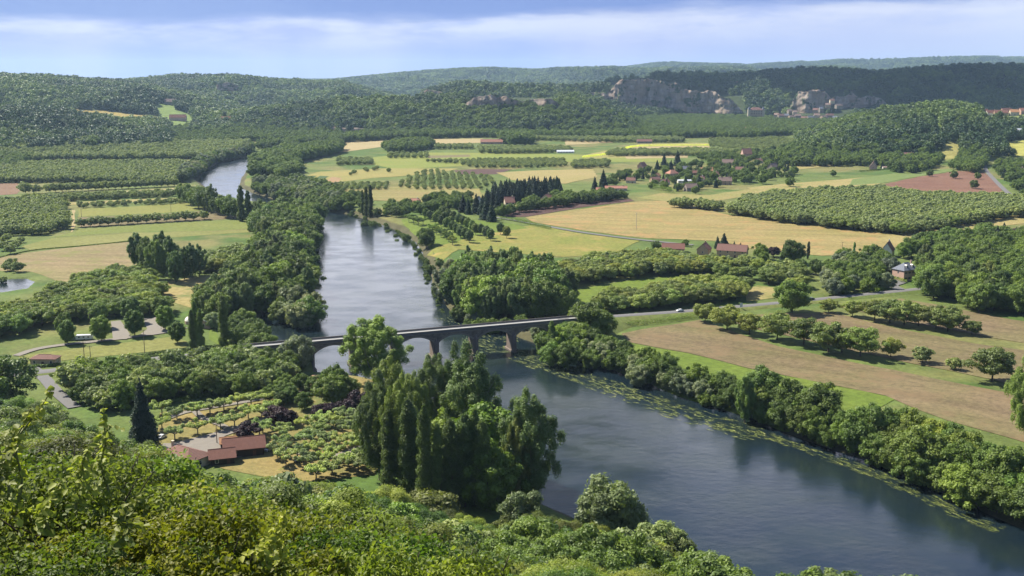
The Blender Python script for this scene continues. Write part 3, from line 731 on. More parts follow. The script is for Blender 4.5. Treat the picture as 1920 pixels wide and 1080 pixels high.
def smooth_line(pts, step=4.0):
    out = []; n = len(pts)
    for i in range(n - 1):
        p0 = Vector(pts[max(i - 1, 0)]); p1 = Vector(pts[i]); p2 = Vector(pts[i + 1]); p3 = Vector(pts[min(i + 2, n - 1)])
        m = max(1, int((p2 - p1).length / step))
        for k in range(m):
            t = k / m; out.append(.5 * ((2 * p1) + (p2 - p0) * t + (2 * p0 - 5 * p1 + 4 * p2 - p3) * t * t + (3 * p1 - p0 - 3 * p2 + p3) * t ** 3))
    out.append(Vector(pts[-1])); return out
def strip(name, pts3, width, mat, kind='structure', label=None, skirt=0.0, smat=None, lift=0):
    """a road laid along 3-D points, with grass shoulders falling to the ground where it stands on a bank"""
    ln = smooth_line(pts3); V = []; Q = []; mi = []
    for i, p in enumerate(ln):
        d = ln[min(i + 1, len(ln) - 1)] - ln[max(i - 1, 0)]; d.z = 0; d.normalize(); n = Vector((-d.y, d.x, 0)); w_ = width / 2
        l = p + n * w_; r = p - n * w_; z = p.z + lift
        dz = max(z - G + 1, .3); ll = l + n * (dz * 1.6 + .6); rr = r - n * (dz * 1.6 + .6)
        V += [(ll.x, ll.y, G - 1), (l.x, l.y, z), (r.x, r.y, z), (rr.x, rr.y, G - 1)]
    for i in range(len(ln) - 1):
        a = i * 4; b = a + 4
        if skirt: Q += [(a, b, b + 1, a + 1)]; mi.append(1)
        Q += [(a + 1, b + 1, b + 2, a + 2)]; mi.append(0)
        if skirt: Q += [(a + 2, b + 2, b + 3, a + 3)]; mi.append(1)
    me = mesh_np(name, np.array(V), np.array([q[::-1] for q in Q]), [mat, smat or M['bankgrass']], midx=mi)
    o = obj(name, me); tag(o, label=label, kind=kind); return o, ln
M['asphalt'] = mat_plain('asphalt', (.125, .12, .118), .15, .6, .9)
M['gravel'] = mat_plain('pale_gravel', (.185, .165, .14), .2, .8, .95)
M['dirt'] = mat_plain('dirt_track', (.34, .25, .16), .25, .8, .95)
M['bankgrass'] = mat_field('bank_grass', (.09, .13, .03), (.15, .16, .05))
DECK = 13.6
bA = Vector((*P(594, 640, DECK), DECK)); bB = Vector((*P(1012, 603, DECK), DECK))
bd = (bB - bA).normalized(); bn = Vector((bd.y, -bd.x, 0))      # bn points to the camera side
SP = (bB - bA).length / 5.6
def bp(t): return bA + bd * (SP * t)
leftpts = [bp(-.28), bp(-1.1) - Vector((0, 0, .6))]
for a, b, z in ((430, 661, 11.5), (330, 668, 9), (240, 679, 7.5), (130, 691, 6.2), (20, 703, 6), (-120, 716, 6)): leftpts.append(Vector((*P(a, b, z), z)))
strip('road', leftpts[::-1], 7.0, M['asphalt'], label='grey main road leading left from the bridge', skirt=1)
rightpts = [bp(6.05), bp(6.7) - Vector((0, 0, .3))]
for a, b, z in ((1160, 592, 9.5), (1275, 584, 7.5), (1390, 574, 6.6), (1500, 564, 6.4), (1600, 554, 6.4), (1680, 546, 6.4), (1740, 540, 6.4), (1850, 532, 6.4)): rightpts.append(Vector((*P(a, b, z), z)))
_, RROAD = strip('road', rightpts, 6.5, M['asphalt'], label='grey main road running right from the bridge', skirt=1)
def g3(px, lift=.25): return [Vector((*P(a, b, G), G + lift)) for a, b in px]
strip('side_road', g3([(60, 690), (85, 712), (105, 735), (140, 765)], .42), 5.5, M['asphalt'], label='side road turning off at the junction')
strip('farm_road', g3([(930, 408), (1000, 420), (1090, 436), (1190, 449), (1300, 460)], .44), 5, M['asphalt'], label='narrow grey lane crossing the meadow in the river bend')
strip('country_road', g3([(1832, 285), (1843, 300), (1848, 318), (1865, 338), (1890, 362), (1925, 385)], .42), 6, M['asphalt'], label='grey lane beside the red field')
strip('manor_drive', g3([(1690, 545), (1672, 536), (1690, 528), (1700, 510)], .46), 8, M['asphalt'], label='drive leading to the slate roofed manor')
strip('car_park_lane', g3([(30, 668), (70, 655), (130, 646), (215, 637), (320, 622), (345, 615)], .40), 4.5, M['gravel'], label='pale gravel lane below the car park trees')
for lab, pts in (('grey car park bay between the left pair of trees', [(208, 604), (226, 602), (244, 628), (238, 637), (212, 638)]), ('grey car park bay under the right pair of trees', [(268, 598), (294, 596), (312, 620), (300, 627), (262, 629), (276, 618)])):
    flat_sheet('car_park', poly_w(pts), G + .41, M['gravel'], label=lab)
for i, (lab, px, w_) in enumerate((('main lane of the camping ground', [(300, 838), (345, 838), (395, 822), (440, 806), (470, 800), (520, 780)], 6.5), ('upper lane between the pollard rows', [(300, 792), (345, 775), (400, 765), (470, 753), (560, 735), (600, 722)], 3),
                   ('short lane linking the two camping lanes', [(362, 768), (380, 785), (410, 796), (432, 808)], 3), ('lane behind the red roofed barn', [(395, 850), (420, 862), (470, 850), (510, 838), (560, 850), (620, 858), (690, 835)], 3.2), ('lane along the lower pollard rows', [(470, 800), (510, 800), (560, 790), (620, 780), (690, 772)], 2.6))):
    strip('camp_lane', g3(px, .42 + .02 * i), w_, M['gravel'], label=lab)
flat_sheet('camp_yard', poly_w([(312, 835), (395, 815), (430, 822), (425, 850), (395, 868), (330, 850)]), G + .40, M['gravel'], label='grey yard between the two camping buildings')

# ------------------------------------------------------------------ small mesh kit
class MB:
    def __init__(s): s.v = []; s.f = []; s.m = []; s.n = 0
    def add(s, v, f, m=0):
        s.v += [tuple(p) for p in v]; s.f += [tuple(i + s.n for i in q) for q in f]; s.m += [m] * len(f); s.n += len(v); return s
    def box(s, x0, x1, y0, y1, z0, z1, m=0):
        v = [(x0, y0, z0), (x1, y0, z0), (x1, y1, z0), (x0, y1, z0), (x0, y0, z1), (x1, y0, z1), (x1, y1, z1), (x0, y1, z1)]
        return s.add(v, [(0, 3, 2, 1), (4, 5, 6, 7), (0, 1, 5, 4), (1, 2, 6, 5), (2, 3, 7, 6), (3, 0, 4, 7)], m)
    def tube(s, p0, p1, r0, r1, k=8, m=0):
        v, q = tube_np(p0, p1, r0, r1, k); s.add(v, [tuple(int(i) for i in a) for a in q], m)
        n = s.n - 2 * k; s.f += [tuple(n + i for i in range(k))[::-1], tuple(n + k + i for i in range(k))]; s.m += [m, m]; return s
    def build(s, name, mats, parent=None, smooth=False):
        me = bpy.data.meshes.new(name); me.from_pydata(s.v, [], s.f)
        for m in (mats if isinstance(mats, (list, tuple)) else [mats]): me.materials.append(m)
        me.polygons.foreach_set('material_index', s.m)
        if smooth: me.polygons.foreach_set('use_smooth', [True] * len(s.f))
        me.update(); return obj(name, me, parent)

# ------------------------------------------------------------------ the bridge
def stone_mat():
    m, t, n, l = nt('bridge_stone'); tc = n.new('ShaderNodeTexCoord').outputs['Object']
    br = n.new('ShaderNodeTexBrick'); mp = n.new('ShaderNodeMapping'); mp.inputs['Rotation'].default_value = (R(90), 0, 0); l.new(tc, mp.inputs[0]); l.new(mp.outputs[0], br.inputs[0])
    br.inputs['Scale'].default_value = 1.0; br.inputs['Brick Width'].default_value = 1.1; br.inputs['Row Height'].default_value = .5; br.inputs['Mortar Size'].default_value = .03
    br.inputs['Color1'].default_value = (.25, .20, .15, 1); br.inputs['Color2'].default_value = (.17, .14, .11, 1); br.inputs['Mortar'].default_value = (.10, .09, .08, 1)
    f = noise(n, l, .35, 6, .65, tc); col = mixc(n, l, 1, br.outputs['Color'], ramp(n, l, f, [(.3, .6), (.7, 1.35)]), 'MULTIPLY')
    finish(n, l, col, .95, f, .4, .1, .15); return m
def build_bridge():
    ST_ = M['stone'] = stone_mat()
    CAP = mat_plain('parapet_capstone', (.13, .12, .11), .3, 2, .9); ORG = mat_plain('pier_dressed_stone', (.17, .135, .11), .25, 1.2, .9)
    L = (bB - bA).length; Wd = 7.4; x0 = -SP * 1.0; x1 = L + SP * .55
    root = empty('stone_bridge', (bA.x, bA.y, 0), math.atan2(bd.y, bd.x))
    tag(root, 'long dark stone arch bridge carrying the road over the river', 'bridge')
    # local frame: x along the deck, -y toward the camera, z up; piers at multiples of SP shifted by .62 SP
    piers = [SP * (k + .84) for k in range(-1, 6)]
    pw = 2.6; rise = 3.6; spring = 8.2; top = DECK - .25
    mb = MB()
    edges = [x0 - 6] + piers + [x1 + 6]
    for side in (-1, 1):
        pass
    # spandrel wall with a segmental arch cut out of each bay, extruded across the deck
    for b in range(len(piers) - 1):
        a0 = piers[b] + pw / 2; a1 = piers[b + 1] - pw / 2; n = 20; cx = (a0 + a1) / 2; hw = (a1 - a0) / 2
        rad = (hw * hw + rise * rise) / (2 * rise)
        pts = []
        for i in range(n + 1):
            x = a0 + (a1 - a0) * i / n; z = spring + math.sqrt(max(0, rad * rad - (x - cx) ** 2)) - (rad - rise); pts.append((x, z))
        for i in range(n):
            (xa, za), (xb, zb) = pts[i], pts[i + 1]
            v = [(xa, -Wd / 2, za), (xb, -Wd / 2, zb), (xb, -Wd / 2, top), (xa, -Wd / 2, top), (xa, Wd / 2, za), (xb, Wd / 2, zb), (xb, Wd / 2, top), (xa, Wd / 2, top)]
            mb.add(v, [(0, 1, 2, 3), (5, 4, 7, 6), (0, 4, 5, 1)])
    for p in piers: mb.box(p - pw / 2, p + pw / 2, -Wd / 2, Wd / 2, spring - .02, top)
    mb.box(x0 - 14, piers[0] - pw / 2, -Wd / 2, Wd / 2, -1, top); mb.box(piers[-1] + pw / 2, x1 + 12, -Wd / 2, Wd / 2, 1, top)
    mb.build('arch_wall', ST_, root)
    # a ring of voussoirs standing slightly proud round each arch
    for b in range(len(piers) - 1):
        a0 = piers[b] + pw / 2; a1 = piers[b + 1] - pw / 2; cx = (a0 + a1) / 2; hw = (a1 - a0) / 2; rad = (hw * hw + rise * rise) / (2 * rise); zc = spring + rise - rad
        n = 20; th = math.asin(hw / rad)
        for s in (-1, 1):
            rb = MB()
            for i in range(n):
                t0 = -th + 2 * th * i / n + .003; t1 = -th + 2 * th * (i + 1) / n - .003
                v = []
                for yy in (s * Wd / 2 - .05 * s, s * (Wd / 2 + .10)):
                    for (t, r_) in ((t0, rad + .02), (t1, rad + .02), (t1, rad + .75), (t0, rad + .75)): v.append((cx + math.sin(t) * r_, yy, zc + math.cos(t) * r_))
                rb.add(v, [(0, 3, 2, 1), (4, 5, 6, 7), (0, 1, 5, 4), (1, 2, 6, 5), (2, 3, 7, 6), (3, 0, 4, 7)])
            rb.build('arch_ring', mat_ring, root)
    for p in piers[0:]:
        pm = MB()
        # wedge-nosed pier with a footing
        for (w_, y_, z0, z1) in ((pw / 2, Wd / 2 + .25, .8, spring + .3), (pw / 2 + .8, Wd / 2 + 1.0, -4, .8)):
            sec = [(-w_, -y_), (0, -y_ - 2.0), (w_, -y_), (w_, y_), (0, y_ + 2.0), (-w_, y_)]
            v = [(p + a, b, z0) for a, b in sec] + [(p + a, b, z1) for a, b in sec]
            pm.add(v, [(i, (i + 1) % 6, (i + 1) % 6 + 6, i + 6) for i in range(6)] + [tuple(range(5, -1, -1)), tuple(range(6, 12))])
        # half-pyramid caps on the cutwaters
        for s in (-1, 1):
            y_ = s * (Wd / 2 + .002); z1 = spring + .3
            v = [(p - pw / 2, s * (Wd / 2 + .25), z1), (p, s * (Wd / 2 + 2.25), z1), (p + pw / 2, s * (Wd / 2 + .25), z1), (p, y_, z1 + 2.6)]
            pm.add(v, [(0, 1, 3), (1, 2, 3)] if s > 0 else [(1, 0, 3), (2, 1, 3)])
        pm.build('pier', ORG, root)
    for s in (-1, 1):
        pb = MB(); pb.box(x0 - 14, x1 + 12, s * (Wd / 2) - (.38 if s > 0 else -.0), s * (Wd / 2) + (.0 if s > 0 else .38), top + .002, DECK + 1.0)
        pb.build('parapet', CAP, root)
        cb = MB(); yy = s * Wd / 2; cb.box(x0 - 14, x1 + 12, yy - .3, yy + .3, top - .28, top - .001); cb.build('string_course', mat_ring, root)
    d = MB(); d.box(x0 - 14, x1 + 12, -Wd / 2 + .4, Wd / 2 - .4, top + .003, DECK + .02); d.build('roadway', mat_plain('bridge_roadway', (.30, .295, .28), .12, .6, .9), root)
    for s in (-1, 1):
        k = MB(); k.box(x0 - 14, x1 + 12, min(s * 2.5, s * 3.28), max(s * 2.5, s * 3.28), DECK + .021, DECK + .16); k.build('pavement', mat_plain('bridge_pavement', (.30, .29, .27), .15, 1, .9), root)
mat_ring = mat_plain('voussoir_stone', (.24, .20, .15), .3, 1.5, .95)
build_bridge()

# ------------------------------------------------------------------ buildings
def tile_mat(name, c):
    m, t, n, l = nt(name); tc = n.new('ShaderNodeTexCoord').outputs['Object']
    w_ = n.new('ShaderNodeTexWave'); w_.bands_direction = 'Z'; w_.inputs['Scale'].default_value = 1.1; w_.inputs['Distortion'].default_value = .4; l.new(tc, w_.inputs[0])
    f = noise(n, l, .9, 6, .7, tc); f2 = noise(n, l, 7, 3, .6, tc)
    col = mixc(n, l, f, tuple(v * .7 for v in c), tuple(v * 1.3 for v in c)); col = mixc(n, l, 1, col, ramp(n, l, w_.outputs['Fac'], [(.2, .85), (.8, 1.1)]), 'MULTIPLY')
    col = mixc(n, l, 1, col, ramp(n, l, f2, [(.3, .75), (.7, 1.25)]), 'MULTIPLY')
    finish(n, l, col, .9, w_.outputs['Fac'], .4, .06, .2); return m
M['tile_red'] = tile_mat('red_tiles', (.185, .09, .07)); M['tile_pink'] = tile_mat('salmon_tiles', (.36, .18, .13)); M['tile_brown'] = tile_mat('weathered_tiles', (.19, .105, .085))
M['slate'] = tile_mat('slate_roof', (.15, .16, .19)); M['tile_orange'] = tile_mat('orange_tiles', (.40, .21, .11)); M['stone_roof'] = tile_mat('stone_slab_roof', (.24, .17, .14)); M['sheet'] = mat_plain('pale_roof_sheet', (.55, .57, .6), .08, .5, .5)
M['wall_stone'] = mat_plain('ochre_stone_wall', (.42, .31, .20), .22, 1.3, .95); M['wall_cream'] = mat_plain('cream_render', (.56, .48, .34), .1, .8, .9); M['wall_pink'] = mat_plain('pink_render', (.50, .33, .26), .12, .8, .9)
M['wall_white'] = mat_plain('white_render', (.68, .64, .57), .08, .8, .9); M['wood'] = mat_plain('dark_timber', (.05, .035, .025), .3, 2, .8); M['wall_grey'] = mat_plain('grey_stone_wall', (.27, .23, .19), .25, 1.2, .95)
M['glass'] = mat_plain('window_glass', (.02, .025, .035), .1, 1, .15, spec=.6); M['shutter'] = mat_plain('brown_shutter', (.10, .05, .035), .2, 3, .7); M['frame'] = mat_plain('pale_window_frame', (.6, .57, .5), .05, 3, .7)
M['fascia'] = mat_plain('pale_fascia', (.62, .58, .5), .05, 3, .7)
def house(name, label, cat, px, py, L, Wd, hw, rh, rot, roof, wall, hip=False, chim=1, rows=1, cols=3, door=True, z=None, group=None, parent_detail=True, dormers=0, shutters=False, over=.45):
    x, y = P(px, py, G if z is None else z); zz = (hz(x, y) if z is None else z) - .1
    root = empty(name, (x, y, zz), R(rot)); tag(root, label, cat, group)
    HOUSES.append((x, y, L * abs(math.cos(R(rot))) + Wd * abs(math.sin(R(rot))), root))
    a, b = L / 2, Wd / 2
    w_ = MB(); w_.box(-a, a, -b, b, -1.5, hw)
    if not hip:
        for s in (-1, 1): w_.add([(s * a, -b, hw), (s * a, b, hw), (s * a, 0, hw + rh)], [(0, 1, 2) if s > 0 else (1, 0, 2)])
    w_.build('wall', M[wall], root)
    r = MB(); o = over; th = .22; A = a + o; B = b + o; drop = rh * o / b
    z0 = hw - drop + .06; z1 = hw + rh + .06
    if hip:
        e = A - min(B, A * .9); v = [(-A, -B, z0), (A, -B, z0), (A, B, z0), (-A, B, z0), (-e, 0, z1), (e, 0, z1)]
        f = [(0, 1, 5, 4), (1, 2, 5), (2, 3, 4, 5), (3, 0, 4)]
    else:
        v = [(-A, -B, z0), (A, -B, z0), (A, B, z0), (-A, B, z0), (-A, 0, z1), (A, 0, z1)]; f = [(0, 1, 5, 4), (2, 3, 4, 5)]
    nv = len(v); r.add(v + [(p[0], p[1], p[2] + th) for p in v], [tuple(i + nv for i in q) for q in f] + [q[::-1] for q in f] +
          ([(0, 1, nv + 1, nv), (1, 2, nv + 2, nv + 1), (2, 3, nv + 3, nv + 2), (3, 0, nv, nv + 3)] if hip else [(0, 1, nv + 1, nv), (2, 3, nv + 3, nv + 2), (1, 5, nv + 5, nv + 1), (5, 2, nv + 2, nv + 5), (3, 4, nv + 4, nv + 3), (4, 0, nv, nv + 4)]))
    ro = r.build('roof', M[roof], root)
    rc = MB(); e2 = (A - min(B, A * .9)) if hip else A; rc.tube((-e2, 0, z1 + th), (e2, 0, z1 + th), .13, .13, 6); rc.build('ridge_cap', M[roof], ro)
    for i in range(chim):
        cx = (-1) ** i * a * .62; c_ = MB(); c_.box(cx - .4, cx + .4, -.35, .35, hw + rh * .5, z1 + 1.2); c_.box(cx - .5, cx + .5, -.45, .45, z1 + 1.201, z1 + 1.38); c_.build('chimney', M[wall if wall != 'wood' else 'wall_grey'], ro)
    for i in range(dormers):
        cx = (i - (dormers - 1) / 2) * L / (dormers + .6); q = rh * .30; yy = -b * .62; dm = MB()
        dm.box(cx - .7, cx + .7, yy - .3, yy + 1.4, hw + q, hw + q + 1.5); dm.add([(cx - .9, yy - .4, hw + q + 1.5), (cx + .9, yy - .4, hw + q + 1.5), (cx, yy - .4, hw + q + 2.2), (cx - .9, yy + 2, hw + q + 1.5), (cx + .9, yy + 2, hw + q + 1.5), (cx, yy + 2, hw + q + 2.2)], [(0, 1, 2), (0, 2, 5, 3), (1, 4, 5, 2)])
        dm.build('dormer', M['wall_white'], ro)
        g_ = MB(); g_.box(cx - .45, cx + .45, yy - .34, yy - .303, hw + q + .25, hw + q + 1.3); g_.build('dormer_window', M['glass'], ro)
    fl = hw / rows
    for rr_ in range(rows):
        zb = rr_ * fl + fl * .36; zt = min(zb + 1.35, rr_ * fl + fl - .25)
        for s in (-1, 1):
            for c_ in range(cols):
                cx = (c_ - (cols - 1) / 2) * L / cols
                if door and rr_ == 0 and c_ == cols // 2 and s < 0:
                    d_ = MB(); d_.box(cx - .6, cx + .6, -b - .06, -b - .003, 0, min(2.2, hw - .2)); d_.build('door', M['shutter'], root); continue
                fo = MB(); fo.box(cx - .62, cx + .62, min(s * b + s * .003, s * b + s * .05), max(s * b + s * .003, s * b + s * .05), zb - .1, zt + .1); wf = fo.build('window', M['frame'], root)
                g_ = MB(); ys = s * (b + .053); g_.box(cx - .48, cx + .48, min(ys, ys + s * .02), max(ys, ys + s * .02), zb, zt); g_.build('pane', M['glass'], wf)
                if shutters:
                    for q in (-1, 1):
                        sh = MB(); ys = s * (b + .055); sh.box(cx + q * .95 - .28, cx + q * .95 + .28, min(ys, ys + s * .05), max(ys, ys + s * .05), zb - .05, zt + .05); sh.build('shutter', M['shutter'], wf)
        for s in (-1, 1):
            if Wd > 5.5:
                fo = MB(); fo.box(min(s * (a + .003), s * (a + .05)), max(s * (a + .003), s * (a + .05)), -.62, .62, zb - .1, zt + .1); wf = fo.build('window', M['frame'], root)
                g_ = MB(); xs = s * (a + .053); g_.box(min(xs, xs + s * .02), max(xs, xs + s * .02), -.48, .48, zb, zt); g_.build('pane', M['glass'], wf)
    return root
HOUSES = []
HG = 'houses scattered through the valley'
house('campsite_office', 'cream walled building with weathered red hipped roof by the camp entrance', 'building', 345, 868, 17, 11, 3.4, 2.6, 148, 'tile_brown', 'wall_cream', hip=True, chim=1, cols=4)
house('camp_barn', 'larger dark timber barn with red gabled roof at the camping ground', 'barn', 458, 850, 13.5, 8, 3.6, 2.6, 18, 'tile_red', 'wood', chim=0, cols=2, over=.9)
house('camp_shed', 'smaller red roofed shed joined to the timber barn', 'shed', 417, 866, 8, 6.5, 2.9, 2.0, 18, 'tile_red', 'wood', chim=0, cols=2, over=.8)
house('camp_hut', 'small hut with a bright orange roof behind the timber barn', 'hut', 428, 838, 5.5, 5, 2.4, 1.4, 18, 'tile_orange', 'wood', chim=0, cols=1)
house('roadside_building', 'low stone building with red tile roof beside the road junction', 'building', 86, 683, 12, 6, 3.4, 1.3, -2, 'tile_brown', 'wall_stone', hip=True, chim=0, cols=3)
house('farmhouse', 'long stone farmhouse with red brown roof at the golden field edge', 'house', 1373, 481, 22, 10, 5.2, 4.0, -22, 'tile_brown', 'wall_stone', chim=0, rows=2, cols=4)
house('farm_cottage', 'red roofed cottage with dark chimney left of the long farmhouse', 'house', 1320, 476, 11, 9, 4.2, 4.2, 68, 'tile_red', 'wall_stone', chim=1, cols=2)
house('farm_barn', 'wide low red roofed barn left of the cottage', 'barn', 1262, 472, 17, 10, 3.2, 3.4, -8, 'tile_red', 'wall_stone', chim=0, cols=3)
house('gabled_house', 'white gabled house with steep red brown roof at the wood edge', 'house', 1664, 480, 12, 8, 5, 6, 62, 'tile_red', 'wall_white', chim=1, rows=2, cols=2)
house('manor_house', 'manor with slate hipped roof, dormers and pink stone walls', 'house', 1697, 524, 14, 10, 7.5, 4, 28, 'slate', 'wall_pink', hip=True, chim=1, rows=2, cols=4, dormers=2, shutters=True)
house('edge_house', 'house with salmon roof at the far right edge of the photo', 'house', 1904, 446, 12, 8, 4, 4, 30, 'tile_pink', 'wall_cream', chim=1, cols=2)
house('garden_house', 'tall cream house with red gable roof beside the dark conifers', 'house', 955, 388, 10, 9, 5.5, 5, 12, 'tile_pink', 'wall_cream', chim=1, rows=2, cols=3, shutters=True)
house('cream_house', 'cream house with half hidden roof behind the plum coloured strip', 'house', 1026, 380, 12, 10, 4.6, 4.6, 64, 'tile_pink', 'wall_cream', chim=1, rows=2, cols=2)
house('riverside_house', 'small salmon roofed house near the three dark columns', 'house', 778, 384, 10, 8, 3.6, 3, -12, 'tile_pink', 'wall_white', chim=1, cols=2)
house('river_hut', 'little house with an orange roof above the lime avenue', 'house', 842, 380, 7, 6.5, 3, 3.4, 55, 'tile_orange', 'wall_stone', chim=0, cols=1)
house('white_house', 'white house peeping between conifers above the lime avenue', 'house', 897, 382, 7, 6, 5, 3, 80, 'slate', 'wall_white', chim=0, cols=1, rows=2)
house('long_bungalow', 'long low bungalow with a salmon roof at the village left end', 'house', 1155, 357, 26, 8, 3, 2.4, -3, 'tile_pink', 'wall_cream', chim=1, cols=5)
house('small_bungalow', 'small bungalow attached left of the long salmon bungalow', 'house', 1125, 360, 9, 7, 3, 2.2, -3, 'tile_pink', 'wall_white', chim=0, cols=2)
house('village_house', 'pink gabled village house standing alone among trees', 'house', 1204, 316, 12, 9, 4, 5, 50, 'tile_pink', 'wall_pink', chim=1, cols=2)
house('village_house', 'salmon hipped village house behind the sloping hedge', 'house', 1260, 330, 15, 11, 4, 4.4, 30, 'tile_pink', 'wall_pink', hip=True, chim=1)
house('village_house', 'village house with a dark slate roof', 'house', 1281, 321, 16, 9, 3.6, 3.6, 0, 'slate', 'wall_grey', chim=1)
house('village_house', 'narrow red roofed village house next to the slate one', 'house', 1301, 328, 14, 8, 3.4, 2.6, 5, 'tile_red', 'wall_stone', chim=1)
house('village_house', 'bright orange roofed village house in the hamlet centre', 'house', 1325, 324, 16, 9, 3.6, 4, -5, 'tile_orange', 'wall_stone', chim=1)
house('village_house', 'stone village house with brown roof at the meadow edge', 'house', 1359, 346, 16, 9, 5, 4.4, -4, 'stone_roof', 'wall_stone', chim=2, rows=2, cols=3)
house('old_barn', 'grey stone barn with brown roof and white gable end', 'barn', 1295, 358, 14, 10, 4.4, 4.4, 14, 'stone_roof', 'wall_grey', chim=0, cols=3)
house('flat_shed', 'long pale flat shed behind the grey barn', 'shed', 1284, 343, 18, 8, 3.4, .7, 0, 'sheet', 'wall_white', chim=0, cols=4)
house('village_house', 'brown roofed village house above the hamlet', 'house', 1364, 310, 16, 9, 4.6, 4.6, -10, 'stone_roof', 'wall_pink', chim=1, rows=2)
house('tall_house', 'tall pink house with a steep salmon roof above the village', 'house', 1399, 298, 15, 12, 9, 8, 10, 'tile_pink', 'wall_pink', chim=1, rows=2, cols=3)
house('village_house', 'grey village house half hidden right of the great round tree', 'house', 1449, 318, 14, 9, 4.4, 4.6, 40, 'stone_roof', 'wall_grey', chim=1)
house('village_house', 'small stone village house between gardens left of the barn', 'house', 1228, 341, 12, 8, 3.4, 3, 20, 'tile_brown', 'wall_stone', chim=0)
house('village_house', 'tiny orange roofed house at the hedge top', 'house', 1232, 333, 10, 7, 3, 3, 60, 'tile_orange', 'wall_pink', chim=0, cols=2)
for i_, (a_, b_, L_, ro_, rt_, wl_, lb_) in enumerate(((1338, 332, 12, 20, 'tile_pink', 'wall_cream', 'small cream house between the orange roof and the brown stone house'), (1388, 322, 13, -15, 'tile_brown', 'wall_cream', 'brown roofed cream house below the tall pink house'), (1422, 306, 12, 30, 'tile_pink', 'wall_white', 'white house with salmon roof right of the tall pink house'),
        (1312, 340, 11, 0, 'tile_brown', 'wall_white', 'low white cottage right of the flat shed'), (1246, 346, 11, 40, 'tile_pink', 'wall_white', 'white cottage with salmon roof at the foot of the village hedge'), (1183, 343, 11, -20, 'tile_brown', 'wall_cream', 'cream cottage behind the long bungalow'), (1558, 290, 14, 15, 'tile_pink', 'wall_cream', 'cream house at the foot of the right wooded slope'))):
    house('village_house', lb_, 'house', a_, b_, L_, 8, 3.6, 3.4, ro_, rt_, wl_, chim=1, cols=2)
house('pink_house', 'pink roofed house in the dark trees of the right slope foot', 'house', 1533, 276, 22, 12, 5, 6, 0, 'tile_pink', 'wall_pink', chim=1)
house('stone_house', 'grey stone house with steep roof before the great dark bush', 'house', 1637, 318, 15, 10, 5, 7, 70, 'stone_roof', 'wall_pink', chim=1, rows=2)
house('white_garage', 'low white annex right of the grey stone house', 'house', 1664, 317, 14, 6, 2.6, 1.4, -4, 'stone_roof', 'wall_white', chim=0)
house('roadside_house', 'brown roofed house at the right edge beside the lane', 'house', 1908, 326, 20, 10, 4, 4.6, 10, 'tile_brown', 'wall_cream', chim=1)
house('slope_house', 'small salmon roof showing at the foot of the wooded hill', 'house', 1697, 285, 14, 9, 4, 4, 10, 'tile_pink', 'wall_cream', chim=1)
house('slope_cottage', 'cottage with brown roof below the wooded hill', 'house', 1702, 284 + 16, 16, 9, 4, 4, -10, 'tile_brown', 'wall_pink', chim=1)
house('long_farmhouse', 'long farmhouse with pink roofs in front of the wooded hill', 'house', 922, 270, 44, 12, 4.5, 5, 0, 'tile_pink', 'wall_pink', chim=1, cols=5)
house('greenhouse', 'long white greenhouse standing in the mid valley meadow', 'greenhouse', 1060, 286.5, 30, 10, 2.6, 2.2, 2, 'sheet', 'wall_white', chim=0, cols=6)
house('far_farm', 'brown roofed farm at the far edge of the orchards', 'house', 1208, 268.5, 30, 12, 4, 4, 0, 'tile_brown', 'wall_grey', chim=0, cols=4)
house('far_farm', 'pink roofed farmstead at the foot of the cliffs', 'house', 1412, 249, 46, 14, 6, 7, 0, 'tile_pink', 'wall_pink', chim=1, cols=4)
def ray_hit(px, py, d0, d1):
    """first ground point met along the line of sight between two depths"""
    ds = np.arange(d0, d1, 6.0); v = (540 - py) / F; Y = CT + ST * v; X = (px - 960) / F / Y
    xs = ds * X; zs = CAMZ + ds * float(slope_of(py)); hs = height(xs, ds)
    k = np.argmax(hs > zs); k = k if hs[k] > zs[k] else len(ds) - 1
    return xs[k], ds[k], hs[k]
def hill_house(name, label, px, py, d0, d1, L, Wd, hw, rh, rot, roof, wall, hip=False, group=None, cols=3, rows=1, chim=1):
    x, y, z = ray_hit(px, py, d0, d1)
    ax, ay = proj(x, y, z); o = house(name, label, 'house', px, py, L, Wd, hw, rh, rot, roof, wall, hip, chim, rows, cols, group=group)
    o.location = (x, y, z + .5); return o
hill_house('hill_farm', 'grey stone farm on the clearing high on the left hill', 320, 197, 2500, 4200, 34, 14, 8, 8, 0, 'stone_roof', 'wall_grey')
hill_house('hill_farm', 'red roofed farm at the foot of the left clearing', 334, 226, 2300, 4200, 40, 14, 7, 7, 4, 'tile_red', 'wall_pink')
hill_house('hill_farm', 'tiny orange farm in the woods above the river bend', 424, 229, 2300, 4000, 22, 12, 7, 6, 20, 'tile_orange', 'wall_stone')
hill_house('plateau_house', 'pink roofed house alone on the shaded plateau above the cliffs', 1375, 163, 3500, 5000, 42, 16, 9, 8, 0, 'tile_pink', 'wall_pink')
hill_house('ridge_house', 'small white house on the ridge top left of the cliffs', 845, 166, 3300, 4600, 20, 12, 7, 5, 0, 'slate', 'wall_white')
